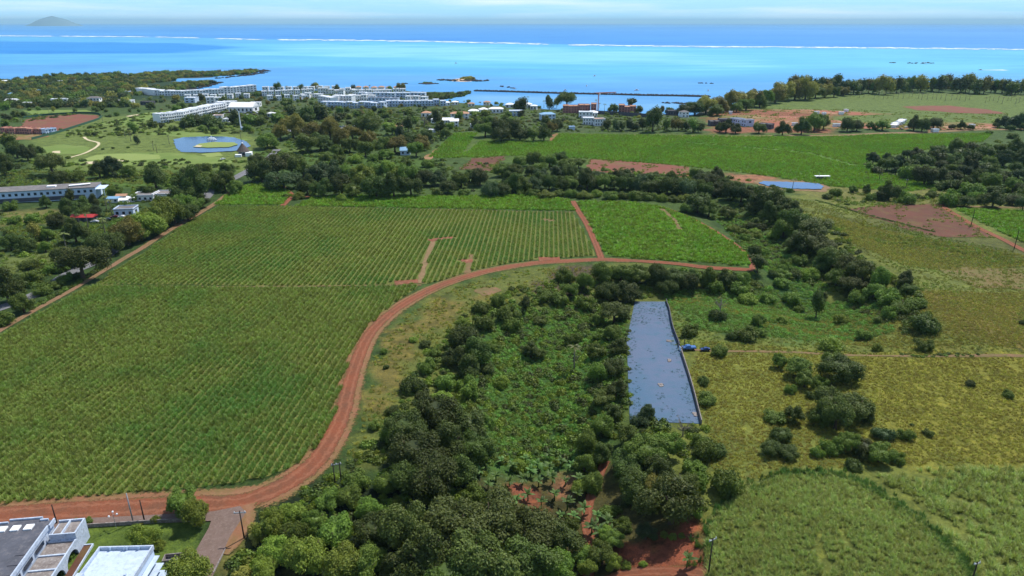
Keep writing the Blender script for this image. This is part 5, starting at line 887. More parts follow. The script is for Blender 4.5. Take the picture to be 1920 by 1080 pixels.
# --- grey roofed house, lower left corner
def frame_at(pa, pb, z):                                    # origin at pa, x axis towards pb
    a, b = G(pa[0], pa[1], z), G(pb[0], pb[1], z); return a, heading(a, b), (b - a).to_2d().length
def near_house():
    H = 6.2; a, rz, L = frame_at((100, 974), (24, 1078), H); L = 30.0
    p = Vector((a.x, a.y, hz(a.x, a.y))); o = empty('house', p, rz)      # local x: along the eaves towards the camera; local -y... +y is to the left of x
    # find which side the roof lies on
    q = G(28, 976, H); d = (q - p).to_2d(); lx = Vector((math.cos(rz), math.sin(rz))); ly = Vector((-lx.y, lx.x)); sgn = 1 if d.dot(ly) > 0 else -1; Wd = 15.5
    def bx(mb, x0, x1, y0, y1, z0, z1): return mb.box(((x0 + x1) / 2, sgn * (y0 + y1) / 2, (z0 + z1) / 2), (abs(x1 - x0), abs(y1 - y0), z1 - z0))
    bx(bx(MB(), 0.15, L, 0.15, Wd, -1, H - 0.25), -0.5, 0.5, 2.6, 8.6, -1, H - 0.27).build('wall', W_near, o)
    rf = bx(bx(MB(), 0.2, L, 0.2, Wd, H - 0.25, H), -0.6, 0.2, 2.5, 8.8, H - 0.25, H + 0.004).build('roof', R_dark, o)
    pp = MB(); bx(pp, 2.3, L, -0.1, 0.2, H - 0.6, H + 0.38); bx(pp, -0.1, 0.2, 0.9, 2.5, H - 0.6, H + 0.38); bx(pp, -0.1, 0.2, 8.8, Wd, H - 0.6, H + 0.38); bx(pp, -0.9, -0.6, 2.4, 8.9, H - 0.6, H + 0.38); bx(pp, 0.0, 2.3, -0.4, -0.1, H - .6, H + .38); pp.build('parapet', W_near, rf)
    for k in range(3): bx(MB(), 1.3, 2.9, 3.0 + 2.6 * k, 4.6 + 2.6 * k, H + 0.01, H + 0.3).build('skylight', R_white, rf)
    for k in range(5): bx(MB(), 10.5 + 2.8 * k, 10.62 + 2.8 * k, 0.3, 2.4, H + 0.01, H + 0.12).build('roof_pipe', W_stone, rf)
    # clerestory windows under the eave
    for k in range(5): bx(MB(), 5.2 + 4.6 * k, 8.4 + 4.6 * k, -0.2, -0.08, H - 2.0, H - 1.1).build('window', M_glass, o)
    # the lower wing: five flat bays between cross walls, arched outer wall
    z1 = 3.3; yo = -5.6
    for k in range(7):
        x0 = 3.6 + 4.2 * k; bx(MB(), x0 + 0.35, x0 + 4.2, yo + 0.3, -0.1, z1 - 0.3, z1 - 0.05).build('canopy_slab', R_conc, o)
        bx(MB(), x0, x0 + 0.35, yo + 0.3, -0.1, z1 - 0.55, z1 + 0.22).build('beam', W_near, o)
    tb = MB(); bx(tb, -1.2, 3.6, yo, -0.4, -1, z1 + 1.2); tb.build('wing', W_near, o); bx(bx(MB(), -0.9, 3.3, yo + 0.3, -2.9, z1 + 1.2, z1 + 1.26), -0.9, 3.3, -2.6, -0.7, z1 + 1.2, z1 + 1.264).build('terrace_floor', R_conc, o)
    pp = MB(); bx(pp, -1.2, -0.9, yo, -0.4, z1 + 1.2, z1 + 1.75); bx(pp, 3.3, 3.6, yo, -0.4, z1 + 1.2, z1 + 1.75); bx(pp, -0.9, 3.3, yo, yo + 0.3, z1 + 1.2, z1 + 1.75); bx(pp, -0.9, 3.3, -2.9, -2.6, z1 + 1.2, z1 + 1.75); pp.build('terrace_parapet', W_near, o)
    aw = MB()                                               # arched wall
    for k in range(5):
        x0 = 3.6 + 6.0 * k; x1 = x0 + 6.0; R_ = 2.5; cx = (x0 + x1) / 2; n = 12; b = len(aw.v)
        for i in range(n + 1):
            t = math.pi * i / n; xx = cx - R_ * math.cos(t); zz = 0.2 + (z1 - 0.9) * math.sin(t)
            for y in (yo, yo + 0.3): aw.v.append((xx, sgn * y, zz)); aw.v.append((xx, sgn * y, z1 + 0.3))
        for i in range(n):
            q = b + i * 4; aw.f += [(q, q + 4, q + 5, q + 1), (q + 2, q + 3, q + 7, q + 6), (q, q + 2, q + 6, q + 4), (q + 1, q + 5, q + 7, q + 3)]
        bx(aw, x0, cx - R_, yo, yo + 0.3, -1, z1 + 0.3); bx(aw, cx + R_, x1, yo, yo + 0.3, -1, z1 + 0.3)
    aw.build('arched_wall', W_near, o)
    pl = MB(); bx(pl, 2, 22, yo - 2.0, yo - 1.75, -1, 0.5); bx(pl, 1.75, 2, yo - 2.0, yo - 0.1, -1, 0.5); pl.build('planter', W_near, o); bx(MB(), 2, 22, yo - 1.75, yo - 0.1, -1, 0.3).build('planter_soil', M_brown, o)
    tag(o, 'white arched house with dark flat roof and three skylights, lower left corner', 'house')
near_house()
def white_house():
    H = 6.5; a, rz, L = frame_at((187, 1030), (289, 1027), H); p = Vector((a.x, a.y, hz(a.x, a.y))); o = empty('house', p, rz); D = 15.0    # local -y towards the camera
    MB().box((L / 2, -D / 2, H / 2 - 0.6), (L - 0.3, D - 0.3, H + 0.8)).build('wall', W_blue, o)
    rf = MB().box((L / 2, -D / 2, H - 0.08), (L - 0.4, D - 0.4, 0.2)).build('roof', R_whiten, o)
    pb = MB(); t = 0.3; hh = 1.0; zc = H + hh / 2 - 0.25
    pb.box((L / 2, -t / 2, zc), (L, t, hh)).box((t / 2, -D / 2, zc), (t, D - 2 * t, hh)).box((L - t / 2, -D / 2, zc), (t, D - 2 * t, hh)).box((L / 2, -D + t / 2, zc), (L, t, hh))
    pb.build('parapet', W_near, rf)
    for x in (0.22, 0.47, 0.52, 0.74): MB().box((L * x, -0.42, H + 0.4), (0.36, 0.24, 1.05)).build('roof_pier', R_whiten, rf)
    MB().box((L * 0.42, -8.2, H + 0.35), (0.5, 0.4, 0.7)).box((L * 0.42 + 0.1, -8.3, H + 0.75), (0.9, 0.5, 0.1)).build('roof_vent', R_whiten, rf)
    MB().box((L * 0.8, -7.5, H + 0.25), (0.4, 0.4, 0.5)).build('roof_vent', R_whiten, rf)
    MB().box((0.6, -8.2, H + 0.6), (1.2, 1.0, 1.3)).build('roof_tank', W_near, rf)
    MB().box((L + 0.5, -D / 2, H - 1.6), (1.0, D * 0.94, 0.15)).box((L + 0.9, -D / 2, H - 3.2), (1.6, D * 0.9, 0.15)).box((L + 1.4, -D / 2, H - 4.9), (2.6, D * 0.88, 0.15)).build('sunshade_ledge', R_whiten, o)
    for k in range(4): MB().box((L - 0.1, -2.2 - 3.3 * k, H - 2.4), (0.2, 2.0, 1.1)).build('window', M_glass, o)
    tag(o, 'pale blue house with white flat roof and parapet, at the bottom edge', 'house')
white_house()
def tank():
    p = G(325, 1052); o = empty('water_trough', p, R(8)); w = 3.6
    MB().box((0, -0.9, 0.6), (w, 0.2, 1.2)).box((0, 0.9, 0.6), (w, 0.2, 1.2)).box((-w / 2 + 0.1, 0, 0.6), (0.2, 1.6, 1.2)).box((w / 2 - 0.1, 0, 0.6), (0.2, 1.6, 1.2)).build('trough_wall', R_conc, o); MB().box((0, 0, 0.15), (w - 0.4, 1.6, 0.3)).build('trough_floor', W_stone, o)
    tag(o, 'small grey concrete trough on the lawn beside the white roofed house', 'trough')
tank()
def low_wall(name, px, h, t, mat, label, cat, step=4):
    pts = smooth_line([G(a, b).to_2d() for a, b in px], step); mb = MB(); n = len(pts)
    for i, p in enumerate(pts):
        tt = (pts[min(i + 1, n - 1)] - pts[max(i - 1, 0)]).normalized(); nn = Vector((-tt.y, tt.x)) * t / 2; z = hz(p.x, p.y)
        for s in (-1, 1):
            for zz in (-0.4, h): mb.v.append((p.x + s * nn.x, p.y + s * nn.y, z + zz))
    for i in range(n - 1):
        a = i * 4; mb.f += [(a, a + 4, a + 5, a + 1), (a + 2, a + 3, a + 7, a + 6), (a + 1, a + 5, a + 7, a + 3)]
    mb.f += [(0, 1, 3, 2), (4 * n - 4, 4 * n - 2, 4 * n - 1, 4 * n - 3)]
    return tag(mb.build(name, mat), label, cat)
low_wall('garden_wall', [(150, 989.5), (230, 984.5), (300, 980), (386, 977)], 0.9, 0.25, R_conc, 'low pale wall between the lawn and the street', 'wall')
low_wall('garden_wall', [(400, 1076), (408, 1060), (424, 1028)], 0.35, 0.25, R_conc, 'low kerb wall along the right side of the side street', 'kerb')
low_wall('boundary_wall', [(1249, 566), (1259, 608), (1274, 652)], 1.5, 0.25, W_stone, 'dark boundary wall on the right of the lot, beyond the blue car', 'wall')
low_wall('boundary_wall', [(1277, 662), (1296, 722), (1315, 796)], 1.5, 0.25, R_conc, 'boundary wall on the right of the lot, nearer than the blue car', 'wall')
def gate():
    p = G(1275, 655); o = empty('gate', p, R(100)); MB().box((-2.0, 0, 0.9), (0.3, 0.3, 2.4)).build('gate_post', R_conc, o); MB().box((1.4, 0, 0.9), (0.3, 0.3, 2.4)).build('gate_post', R_conc, o)
    MB().box((-1.1, 0.5, 0.9), (1.6, 0.08, 1.4)).build('gate_leaf', W_blue, o); tag(o, 'small blue gate in the right wall of the lot', 'gate')
gate()
for k, (x, y, w_) in enumerate(((1238, 723, 12), (1254, 640, 8), (1255, 677, 4), (1303, 778, 4))):
    p = G(x, y); r = random.Random(k); mb = MB()
    for j in range(9): mb.box((r.uniform(-w_, w_) * mpp(p) * 0.4, r.uniform(-0.8, 0.8), 0.1 + 0.1 * r.random()), (r.uniform(.4, 1.1), r.uniform(.3, .9), 0.3), r.uniform(0, 3))
    tag(mb.build('rubble_pile', R_conc, loc=p), ('scatter of pale blocks lying across the lower middle of the lot', 'pale blocks near the upper right of the lot', 'few pale blocks in the middle of the lot', 'pale stone heap in the lower right corner of the lot')[k], 'rubble')
# --- poles
def pole(px, py, hpx, label, arm=0.0, double=False, rot=0.3, cat='utility pole', mat=None):
    p = G(px, py); h = hpx * mpp(p) / math.cos(math.atan2(CAMH - 4, p[1])) ; o = empty('utility_pole', p, rot); r_ = 0.17 if p[1] < 260 else 0.2; dx = (-0.75, 0.75) if double else (0,)
    for x in dx: MB().tube([(x, 0, -0.5), (x, 0, h)], [r_, r_ * 0.7], 8).build('post', mat or M_wood, o, smooth=True)
    if arm:
        MB().box((0, 0, h - 0.5), (arm, 0.18, 0.2)).build('crossarm', M_metal, o)
        for k in (-1, 0, 1):
            MB().tube([(k * arm * 0.42, 0, h - 0.4), (k * arm * 0.42, 0, h - 0.05)], [0.1, 0.06], 6).build('insulator', W_white, o)
    tag(o, label, cat, 'utility poles'); return Vector((p.x, p.y, p.z + h - 0.2))
T1 = pole(458, 1010, 49, 'dark pole with crossarm between the side street and thicket', 2.6, rot=0.1)
T2 = pole(634, 905, 36, 'twin timber poles with crossarm on the bank right of the track bend', 2.4, True)
pole(107, 982, 34, 'slim dark pole behind the grey roofed house'); pole(250, 980, 52, 'tall thin pole, left of the two leaning over the lawn edge', mat=M_metal); pole(271, 977, 37, 'dark pole beside the street, right of the tall thin one')
T3 = pole(1328, 1078, 64, 'timber pole with crossarm at the left foot of the cane mound', 2.0, rot=0.5)
T4 = pole(1822, 1090, 34, 'pole top rising at the bottom edge right of the cane mound', 1.6)
pole(1282, 655, 20, 'slender pole just above the blue car'); pole(1820, 425, 32, 'pole beside the red track at the right'); pole(1901, 468, 36, 'pole nearest the right edge on the red track')
pole(1648, 339, 16, 'thin pole on the edge of the far cane field, left one'); pole(1698, 354, 18, 'thin pole with crossarm below the scrub wood', 2); pole(1535, 336, 12, 'short pole behind the irrigation pond', mat=M_metal)
def wire(a, b, sag, label, dx):
    pts = []
    for i in range(25):
        f = i / 24; q = a.lerp(b, f); pts.append((q.x + dx, q.y, q.z - 4 * sag * f * (1 - f)))
    tag(MB().tube(pts, [0.02] * 25, 4).build('power_line', M_wood), label, 'cable')
wire(T2, T3, 3.5, 'thin power line crossing the dark trees to the mound pole, left strand', -0.9); wire(T2, T3, 3.5, 'thin power line crossing the dark trees to the mound pole, right strand', 0.9)
def garden_lamp():
    p = G(218, 990); o = empty('garden_lamp', p); MB().tube([(0, 0, -0.2), (0, 0, 3.6)], [0.07, 0.05], 6).build('post', M_metal, o)
    for a in (0, 2.1, 4.2):
        MB().tube([(0, 0, 3.3), (math.cos(a) * 0.8, math.sin(a) * 0.8, 3.7)], [0.04, 0.03], 5).build('arm', M_metal, o); v, f = ico((math.cos(a) * 0.9, math.sin(a) * 0.9, 3.8), (0.25, 0.25, 0.25), np.random.default_rng(1)); MB().add(v, f).build('globe', W_white, o)
    tag(o, 'white garden lamp with three globes standing on the lawn', 'lamp')
garden_lamp()
# --- vehicles
CARM = {}
M_tyre = simple('tyre_rubber', C(36, 36, 38), None)
def car_meshes(col, cname, pickup=False):
    if cname in CARM: return CARM[cname]
    paint = simple('car_paint_' + cname, col, None, rough=0.3, spec=0.5); W = 0.86
    prof = [(-2.1, 0.45), (-2.15, 0.85), (-1.2, 1.0), (-0.55, 1.45), (0.75, 1.5), (1.45, 1.08), (2.1, 1.0), (2.15, 0.45)]
    if pickup: prof = [(-2.3, 0.5), (-2.35, 0.95), (-1.4, 1.1), (-0.8, 1.65), (0.4, 1.65), (0.55, 1.1), (2.35, 1.1), (2.35, 0.5)]
    def ext(pr, w0, w1f):
        n = len(pr); v = []
        for s in (-1, 1):
            for x, z in pr: v.append((x, s * (w0 - (0.18 if z > 1.2 else 0)) * w1f, z))
        f = [tuple(range(n)), tuple(range(2 * n - 1, n - 1, -1))] + [(i, i + n, (i + 1) % n + n, (i + 1) % n) for i in range(n)]
        return MB().add(v, f)
    body = ext(prof, W, 1.0).mesh('body', paint); gx = (-1.0, -0.62, 0.32, 0.4) if pickup else (-1.02, -0.62, 0.72, 1.22); zt = 1.6 if pickup else 1.42
    glass = MB(); 
    for s in (-1, 1): glass.add([(gx[0] + 0.2, s * (W - 0.06), 1.1), (gx[3] - 0.1, s * (W - 0.06), 1.1), (gx[2], s * (W - 0.155), zt), (gx[1] + .1, s * (W - 0.155), zt)], [(0, 1, 2, 3)])
    glass.add([(gx[0] - 0.16, -0.66, 1.08), (gx[0] - 0.16, 0.66, 1.08), (gx[1] - 0.0, 0.6, zt), (gx[1] - 0.0, -0.6, zt)], [(0, 1, 2, 3)])
    glass = glass.mesh('windows', M_glass); wh = MB().tube([(0, -0.11, 0), (0, 0.11, 0)], [0.33, 0.33], 12).mesh('wheel', M_tyre)
    CARM[cname] = (body, glass, wh); return CARM[cname]
def car(px, py, rot, col, cname, label, pickup=False, cat='car', group=None):
    p = G(px, py); b, g, w = car_meshes(col, cname, pickup); o = empty('parked_car' if not pickup else 'pickup_truck', p + Vector((0, 0, 0.22)), rot); mobj('body', b, o); mobj('windows', g, o)
    for x in (-1.35, 1.35):
        for y in (-0.78, 0.78): mobj('wheel', w, o, (x, y, 0.33))
    tag(o, label, cat, group); return o
car(1291, 656, 0.05, C(70, 112, 172), 'blue', 'blue pickup with pale load bed beside the lot wall', True, 'pickup')
pk = car_meshes(C(70, 112, 172), 'blue', True)
car(1322, 658, 0.1, C(40, 66, 120), 'navy', 'small dark blue car on the foot track right of the blue pickup').scale = (0.75,) * 3
car(202, 414, 0.2, C(44, 50, 60), 'black', 'dark car parked on the yard right of the red roofed shed')
car(215, 409, 0.3, C(96, 40, 44), 'maroon', 'maroon car parked in front of the small grey roofed house'); car(229, 409, 0.0, C(220, 222, 226), 'white', 'white car parked nearest the roadside trees in the small yard'); car(178, 418, 0.1, C(190, 194, 200), 'silver', 'silver car parked next to the red roofed shed')
car(465, 329, 0.9, C(220, 222, 226), 'white', 'white car driving on the road left of the field corner'); car(418, 300, 0.9, C(220, 222, 226), 'white', 'white car by the golf course edge')
r = random.Random(6); cols = [(C(222, 224, 228), 'white'), (C(190, 194, 200), 'silver'), (C(44, 50, 60), 'black'), (C(40, 66, 120), 'navy'), (C(96, 40, 44), 'maroon')]
def carrow(items, phrase, group):
    items = sorted(items)
    for n, (x, y) in enumerate(items):
        c = r.choice(cols + cols[:2]); car(x, y, r.uniform(-.3, .3) + r.choice((0, 1.57)), c[0], c[1], '%s car %s, %s from the left' % ({'navy': 'dark blue'}.get(c[1], c[1]), phrase, ordinal(n + 1)), group=group)
carrow([(404 + 7 * k, 222 + (k % 3) * 3) for k in range(9)] + [(412 + 8 * k, 212 + (k % 2) * 3) for k in range(4)], 'in the car park left of the white marquee', 'cars parked by the marquee')
carrow([(458 + 6 * k, 213 + (k % 2) * 3) for k in range(6)], 'parked in front of the white marquee', 'cars parked by the marquee')
carrow([(545 + 9 * k + r.uniform(-2, 2), 243 - k * 0.4) for k in range(14)], 'on the wide town road', 'cars on the town road')
carrow([(1090, 226), (1106, 228), (1700, 240), (1690, 243), (1755, 243), (1708, 238)], 'beside the coast road', 'cars beside the coast road')
# --- long white and blue building, left edge
def long_building():
    a = G(-60, 384); b = G(182, 372); rz = heading(a, b); L = (b - a).to_2d().length; o = empty('long_building', a, rz); h = 6.6; d = 15
    MB().box((L / 2, d / 2, h / 2 - 0.5), (L, d, h + 1)).build('wall', W_blue, o); MB().box((L / 2, -0.06, 1.1), (L * 0.82, 0.1, 2.4)).build('dark_base', W_stone, o)
    rf = MB().box((L / 2, d / 2 - 0.2, h + 0.15), (L + 1, d + 1.2, 0.3)).build('roof', R_grey, o)
    MB().box((L - 10, d / 2 - 1, h + 1.1), (12, 3.0, 0.2), 0.25).box((L - 12, d / 2 - 1, h + 0.7), (7, 2.2, 0.7), 0.25).build('roof_light', R_white, rf); MB().box((L * 0.63, d * 0.5, h + 0.7), (5, 3, 0.8)).build('roof_light', R_white, rf)
    n = 20
    for k in range(n): mobj('window', win_mesh(1.5, 1.6), o, (2.5 + k * (L - 5) / (n - 1), -0.04, 4.4))
    MB().box((L + 2.5, d / 2 - 1, h * 0.78), (5, d * 0.8, 0.25)).box((L + 4.6, 1.2, h * 0.35), (0.3, 0.3, h * 0.8)).build('porch', W_blue, o)
    tag(o, 'long white and blue building with flat grey roof at the left edge', 'building')
long_building()
bpx('shed', 155, 416, 40, 5, 2.6, 'low shed with bright red sheet roof behind the roadside trees', 'shed', roof=R_red, wall=W_stone, style='gable', floors=1, wins=3, rot=0.05)
bpx('house', 233, 405, 34, 9, 3.6, 'small white house with grey roof behind the roadside trees', roof=R_grey, wall=W_blue, floors=1, wins=3, rot=0.15)
bpx('house', 309, 375, 44, 10, 3.4, 'flat roofed pale grey house beside the bend of the road', roof=R_conc, wall=W_white, floors=1, wins=4, rot=0.02)
bpx('house', 268, 377, 40, 10, 3.2, 'low brownish roofed house left of the pale grey one by the road', roof=R_grey, wall=W_white, floors=1, wins=4, rot=0.05)
for k, (x, y, w_, rf, lb) in enumerate(((212, 380, 20, R_lblue, 'light blue roofed shack in the yard right of the long building'), (228, 375, 18, R_terra, 'pinkish roofed shack behind the light blue one'), (232, 383, 14, R_white, 'white roofed shack in front of the pinkish one'), (246, 379, 12, R_white, 'narrow white shack next to the low brownish house'))):
    bpx('shack', x, y, w_, 4, 2.6, lb, 'shack', roof=rf, wall=W_white, style='gable', floors=1, wins=2, rot=0.1 * k)
# --- golf pavilion
def pavilion():
    p = G(457, 291); o = empty('thatched_pavilion', p, 0.2); m = mpp(p); w = 22 * m
    MB().tube([(0, 0, -0.5), (0, 0, 4)], [w * 0.40, w * 0.40], 12).build('wall', W_white, o); MB().tube([(0, 0, 3.6), (0, 0, 7), (0, 0, 10.2)], [w * 0.56, w * 0.28, 0.3], 14).build('thatched_roof', R_thatch, o, smooth=False); MB().tube([(0, 0, 10), (0, 0, 10.9)], [0.9, 0.5], 8).build('roof_cap', W_white, o)
    for k in range(5): MB().box((math.cos(4 + k * .35) * w * .4, math.sin(4 + k * .35) * w * .4, 1.8), (1.4, 1.4, 2.4), 4 + k * .35).build('window', M_glass, o)
    MB().box((w * 0.5, -4, 1.5), (w * 0.5, 7, 3.2)).build('annex', W_white, o); MB().box((-w * 0.3, -7, 1.0), (w * 0.5, 4, 2.0)).build('terrace', W_white, o); tag(o, 'white golf pavilion with grey conical thatched roof by the pond', 'pavilion')
pavilion()
def fountain():
    p = G(397, 264); r2 = np.random.default_rng(3); V = []; F = []; mb = MB()
    for k in range(16):
        a = 6.283 * k / 16; q = 4.5; pts = [(math.cos(a) * q * f, math.sin(a) * q * f * 0.8, 6.0 * (1.2 * f * (1 - f) * 2) * 0.55 + 0.4) for f in (0.02, 0.25, 0.5, 0.75, 1)]; mb.tube(pts, [0.3, 0.3, 0.28, 0.3, 0.4], 5)
    mb.tube([(0, 0, 0), (0, 0, 4.5)], [0.6, 0.35], 6); tag(mb.build('fountain_spray', M_foam, loc=Vector((p.x, p.y, 0.3))), 'white fountain spraying in the golf course pond', 'fountain')
fountain()
# --- tall white mast near the marquee
p = G(452, 243); o = empty('mast', p); h = 34 * mpp(p); MB().tube([(0, 0, 0), (0, 0, h)], [0.7, 0.45], 7).build('mast_tube', W_white, o); MB().box((5, 0, 1.2), (9, 5, 3)).build('equipment_cabin', W_blue, o); tag(o, 'slim white telecom mast beside the marquee trees', 'mast')
# --- marquee
p = G(452, 211); w_ = 46 * mpp(p); building('marquee', p, w_, 20, 6.5, -0.05, 'big white marquee hall with white gabled roof', 'marquee', wall=R_white, roof=R_white, style='gable', floors=1, wins=6)
# --- long terrace of white town houses, receding
def row(pa, pb, n, dpt, h, label, group, wall=None, roof=None, floors=2, wins=2, jog=1.2, stepz=0.5, side_in=True, name='terraced_house', hvar=0.4, where='from left', seed=1, style='flat', balc=False, detail=True, gap=0.0):
    a, b = G(*pa), G(*pb); rz = heading(a, b); L = (b - a).to_2d().length; w = L / n; rr = random.Random(seed)
    for k in range(n):
        f = (k + 0.5) / n; q = a.lerp(b, f); off = Vector((-math.sin(rz), math.cos(rz), 0)) * (rr.uniform(-jog, jog)); q = q + off * 1.5; q.z = hz(q.x, q.y)
        building(name, q, w * (1 - gap) - 0.04, dpt, h + rr.uniform(-hvar, hvar) * 1.6, rz + rr.uniform(-.03, .03) * (1 if gap == 0 else 4), '%s, %s %s' % (label, ordinal(k + 1), where), 'house', group, wall, roof, style, floors, wins, balc, detail, side=gap > 0)
row((303, 231), (345, 225), 5, 12, 9, 'white three-storey house in the near part of the long receding terrace', 'receding terrace houses', floors=3, jog=.6, balc=True, seed=2)
row((345, 225), (408, 210), 8, 12, 9, 'white three-storey house in the middle part of the long receding terrace', 'receding terrace houses', floors=3, jog=.8, balc=True, seed=3)
row((408, 210), (445, 202), 5, 12, 9, 'white three-storey house at the far end of the long receding terrace', 'receding terrace houses', floors=3, jog=.8, balc=True, seed=4)
# --- curved white seafront terraces
row((255, 176), (290, 179), 3, 12, 8, 'white seafront house at the left end of the curved terrace', 'curved seafront terrace', floors=3, jog=1, seed=5, roof=R_white, detail=False)
row((290, 179), (340, 180), 5, 12, 7, 'white seafront house in the middle of the curved terrace', 'curved seafront terrace', floors=2, jog=1.5, seed=6)
row((340, 180), (420, 176), 7, 12, 7, 'white seafront house right of the curve in the terrace', 'curved seafront terrace', floors=2, jog=1.5, seed=7)
row((420, 176), (481, 171), 5, 12, 9, 'white three-storey seafront house at the right end of the terrace', 'curved seafront terrace', floors=3, jog=1.2, seed=8)
# --- resort rows
row((602, 201), (720, 203), 10, 10, 7, 'white resort unit in the front row, left half', 'front resort row', wall=W_blue, roof=R_white, jog=3, seed=9, balc=True, gap=.07)
row((724, 200), (836, 198), 10, 10, 7, 'white resort unit in the front row, right half', 'front resort row', wall=W_blue, roof=R_white, jog=3, seed=10, balc=True, gap=.07)
row((690, 193), (745, 194), 4, 10, 7, 'grey-white resort unit in the second row', 'second resort row', wall=W_blue, roof=R_grey, jog=1.5, seed=11)
row((672, 183), (798, 184), 9, 10, 7, 'white curved-front resort unit in the third row', 'third resort row', roof=R_white, wall=W_blue, jog=2.5, seed=12)
row((598, 193), (622, 196), 3, 12, 9, 'tall white stepped resort block at the left of the rows', 'stepped resort blocks', floors=3, jog=1, seed=13, balc=True)
row((626, 192), (659, 193), 3, 12, 9, 'tall white stepped resort block with balconies, right group', 'stepped resort blocks', floors=3, jog=2, seed=14, balc=True)
row((628, 182), (645, 182), 2, 10, 9, 'grey glazed resort block behind the stepped blocks', 'stepped resort blocks', floors=3, jog=1, seed=15, roof=R_grey)
row((660, 178), (762, 176), 8, 9, 7, 'white villa in the back row nearest the lagoon', 'lagoon villas', roof=R_white, jog=3, seed=16, gap=0.18, name='villa', hvar=1)
row((665, 171), (750, 171), 6, 8, 6, 'pale hip-roofed villa on the lagoon shore', 'lagoon shore villas', roof=R_terra, style='hip', jog=2, seed=17, gap=0.25, name='villa', detail=False)
row((490, 180), (590, 176), 8, 9, 6.5, 'white villa in the second line left of the resort', 'left villas second line', jog=3, seed=18, gap=0.22, name='villa')
row((490, 172), (635, 170), 10, 9, 6.5, 'white villa in the shore line left of the resort', 'left villas shore line', jog=3, seed=19, gap=0.25, name='villa', roof=R_white)
row((500, 190), (580, 187), 5, 9, 6.5, 'white villa half hidden in trees left of the resort', 'left villas third line', jog=4, seed=20, gap=0.4, name='villa')
row((345, 187), (470, 184), 8, 9, 6, 'white villa behind the curved terrace gardens', 'terrace back villas', jog=3, seed=21, gap=0.35, name='villa')
row((345, 193), (365, 193), 1, 12, 7, 'blue-grey flat roofed villa just above the long receding terrace', 'blue villa', wall=W_blue, seed=22)
row((386, 194), (420, 193), 2, 10, 7, 'white villa at the top of the long receding terrace', 'terrace back villas', seed=23, gap=.1, name='villa')
row((596, 176), (668, 175), 7, 9, 7, 'bright white villa left of the lagoon villas', 'left lagoon villas', jog=3, seed=40, gap=0.12, name='villa', hvar=1)
row((640, 188), (700, 189), 5, 9, 7, 'bright white block between the resort rows', 'between resort rows', jog=3, seed=41, gap=0.15, name='villa', hvar=1)
row((560, 184), (606, 184), 4, 9, 6.5, 'white villa close left of the stepped blocks', 'villas left of the blocks', jog=3, seed=42, gap=0.2, name='villa', hvar=1)
row((760, 190), (800, 191), 3, 9, 6.5, 'white villa right of the second resort row', 'villas right of the rows', jog=3, seed=43, gap=0.2, name='villa', hvar=1)
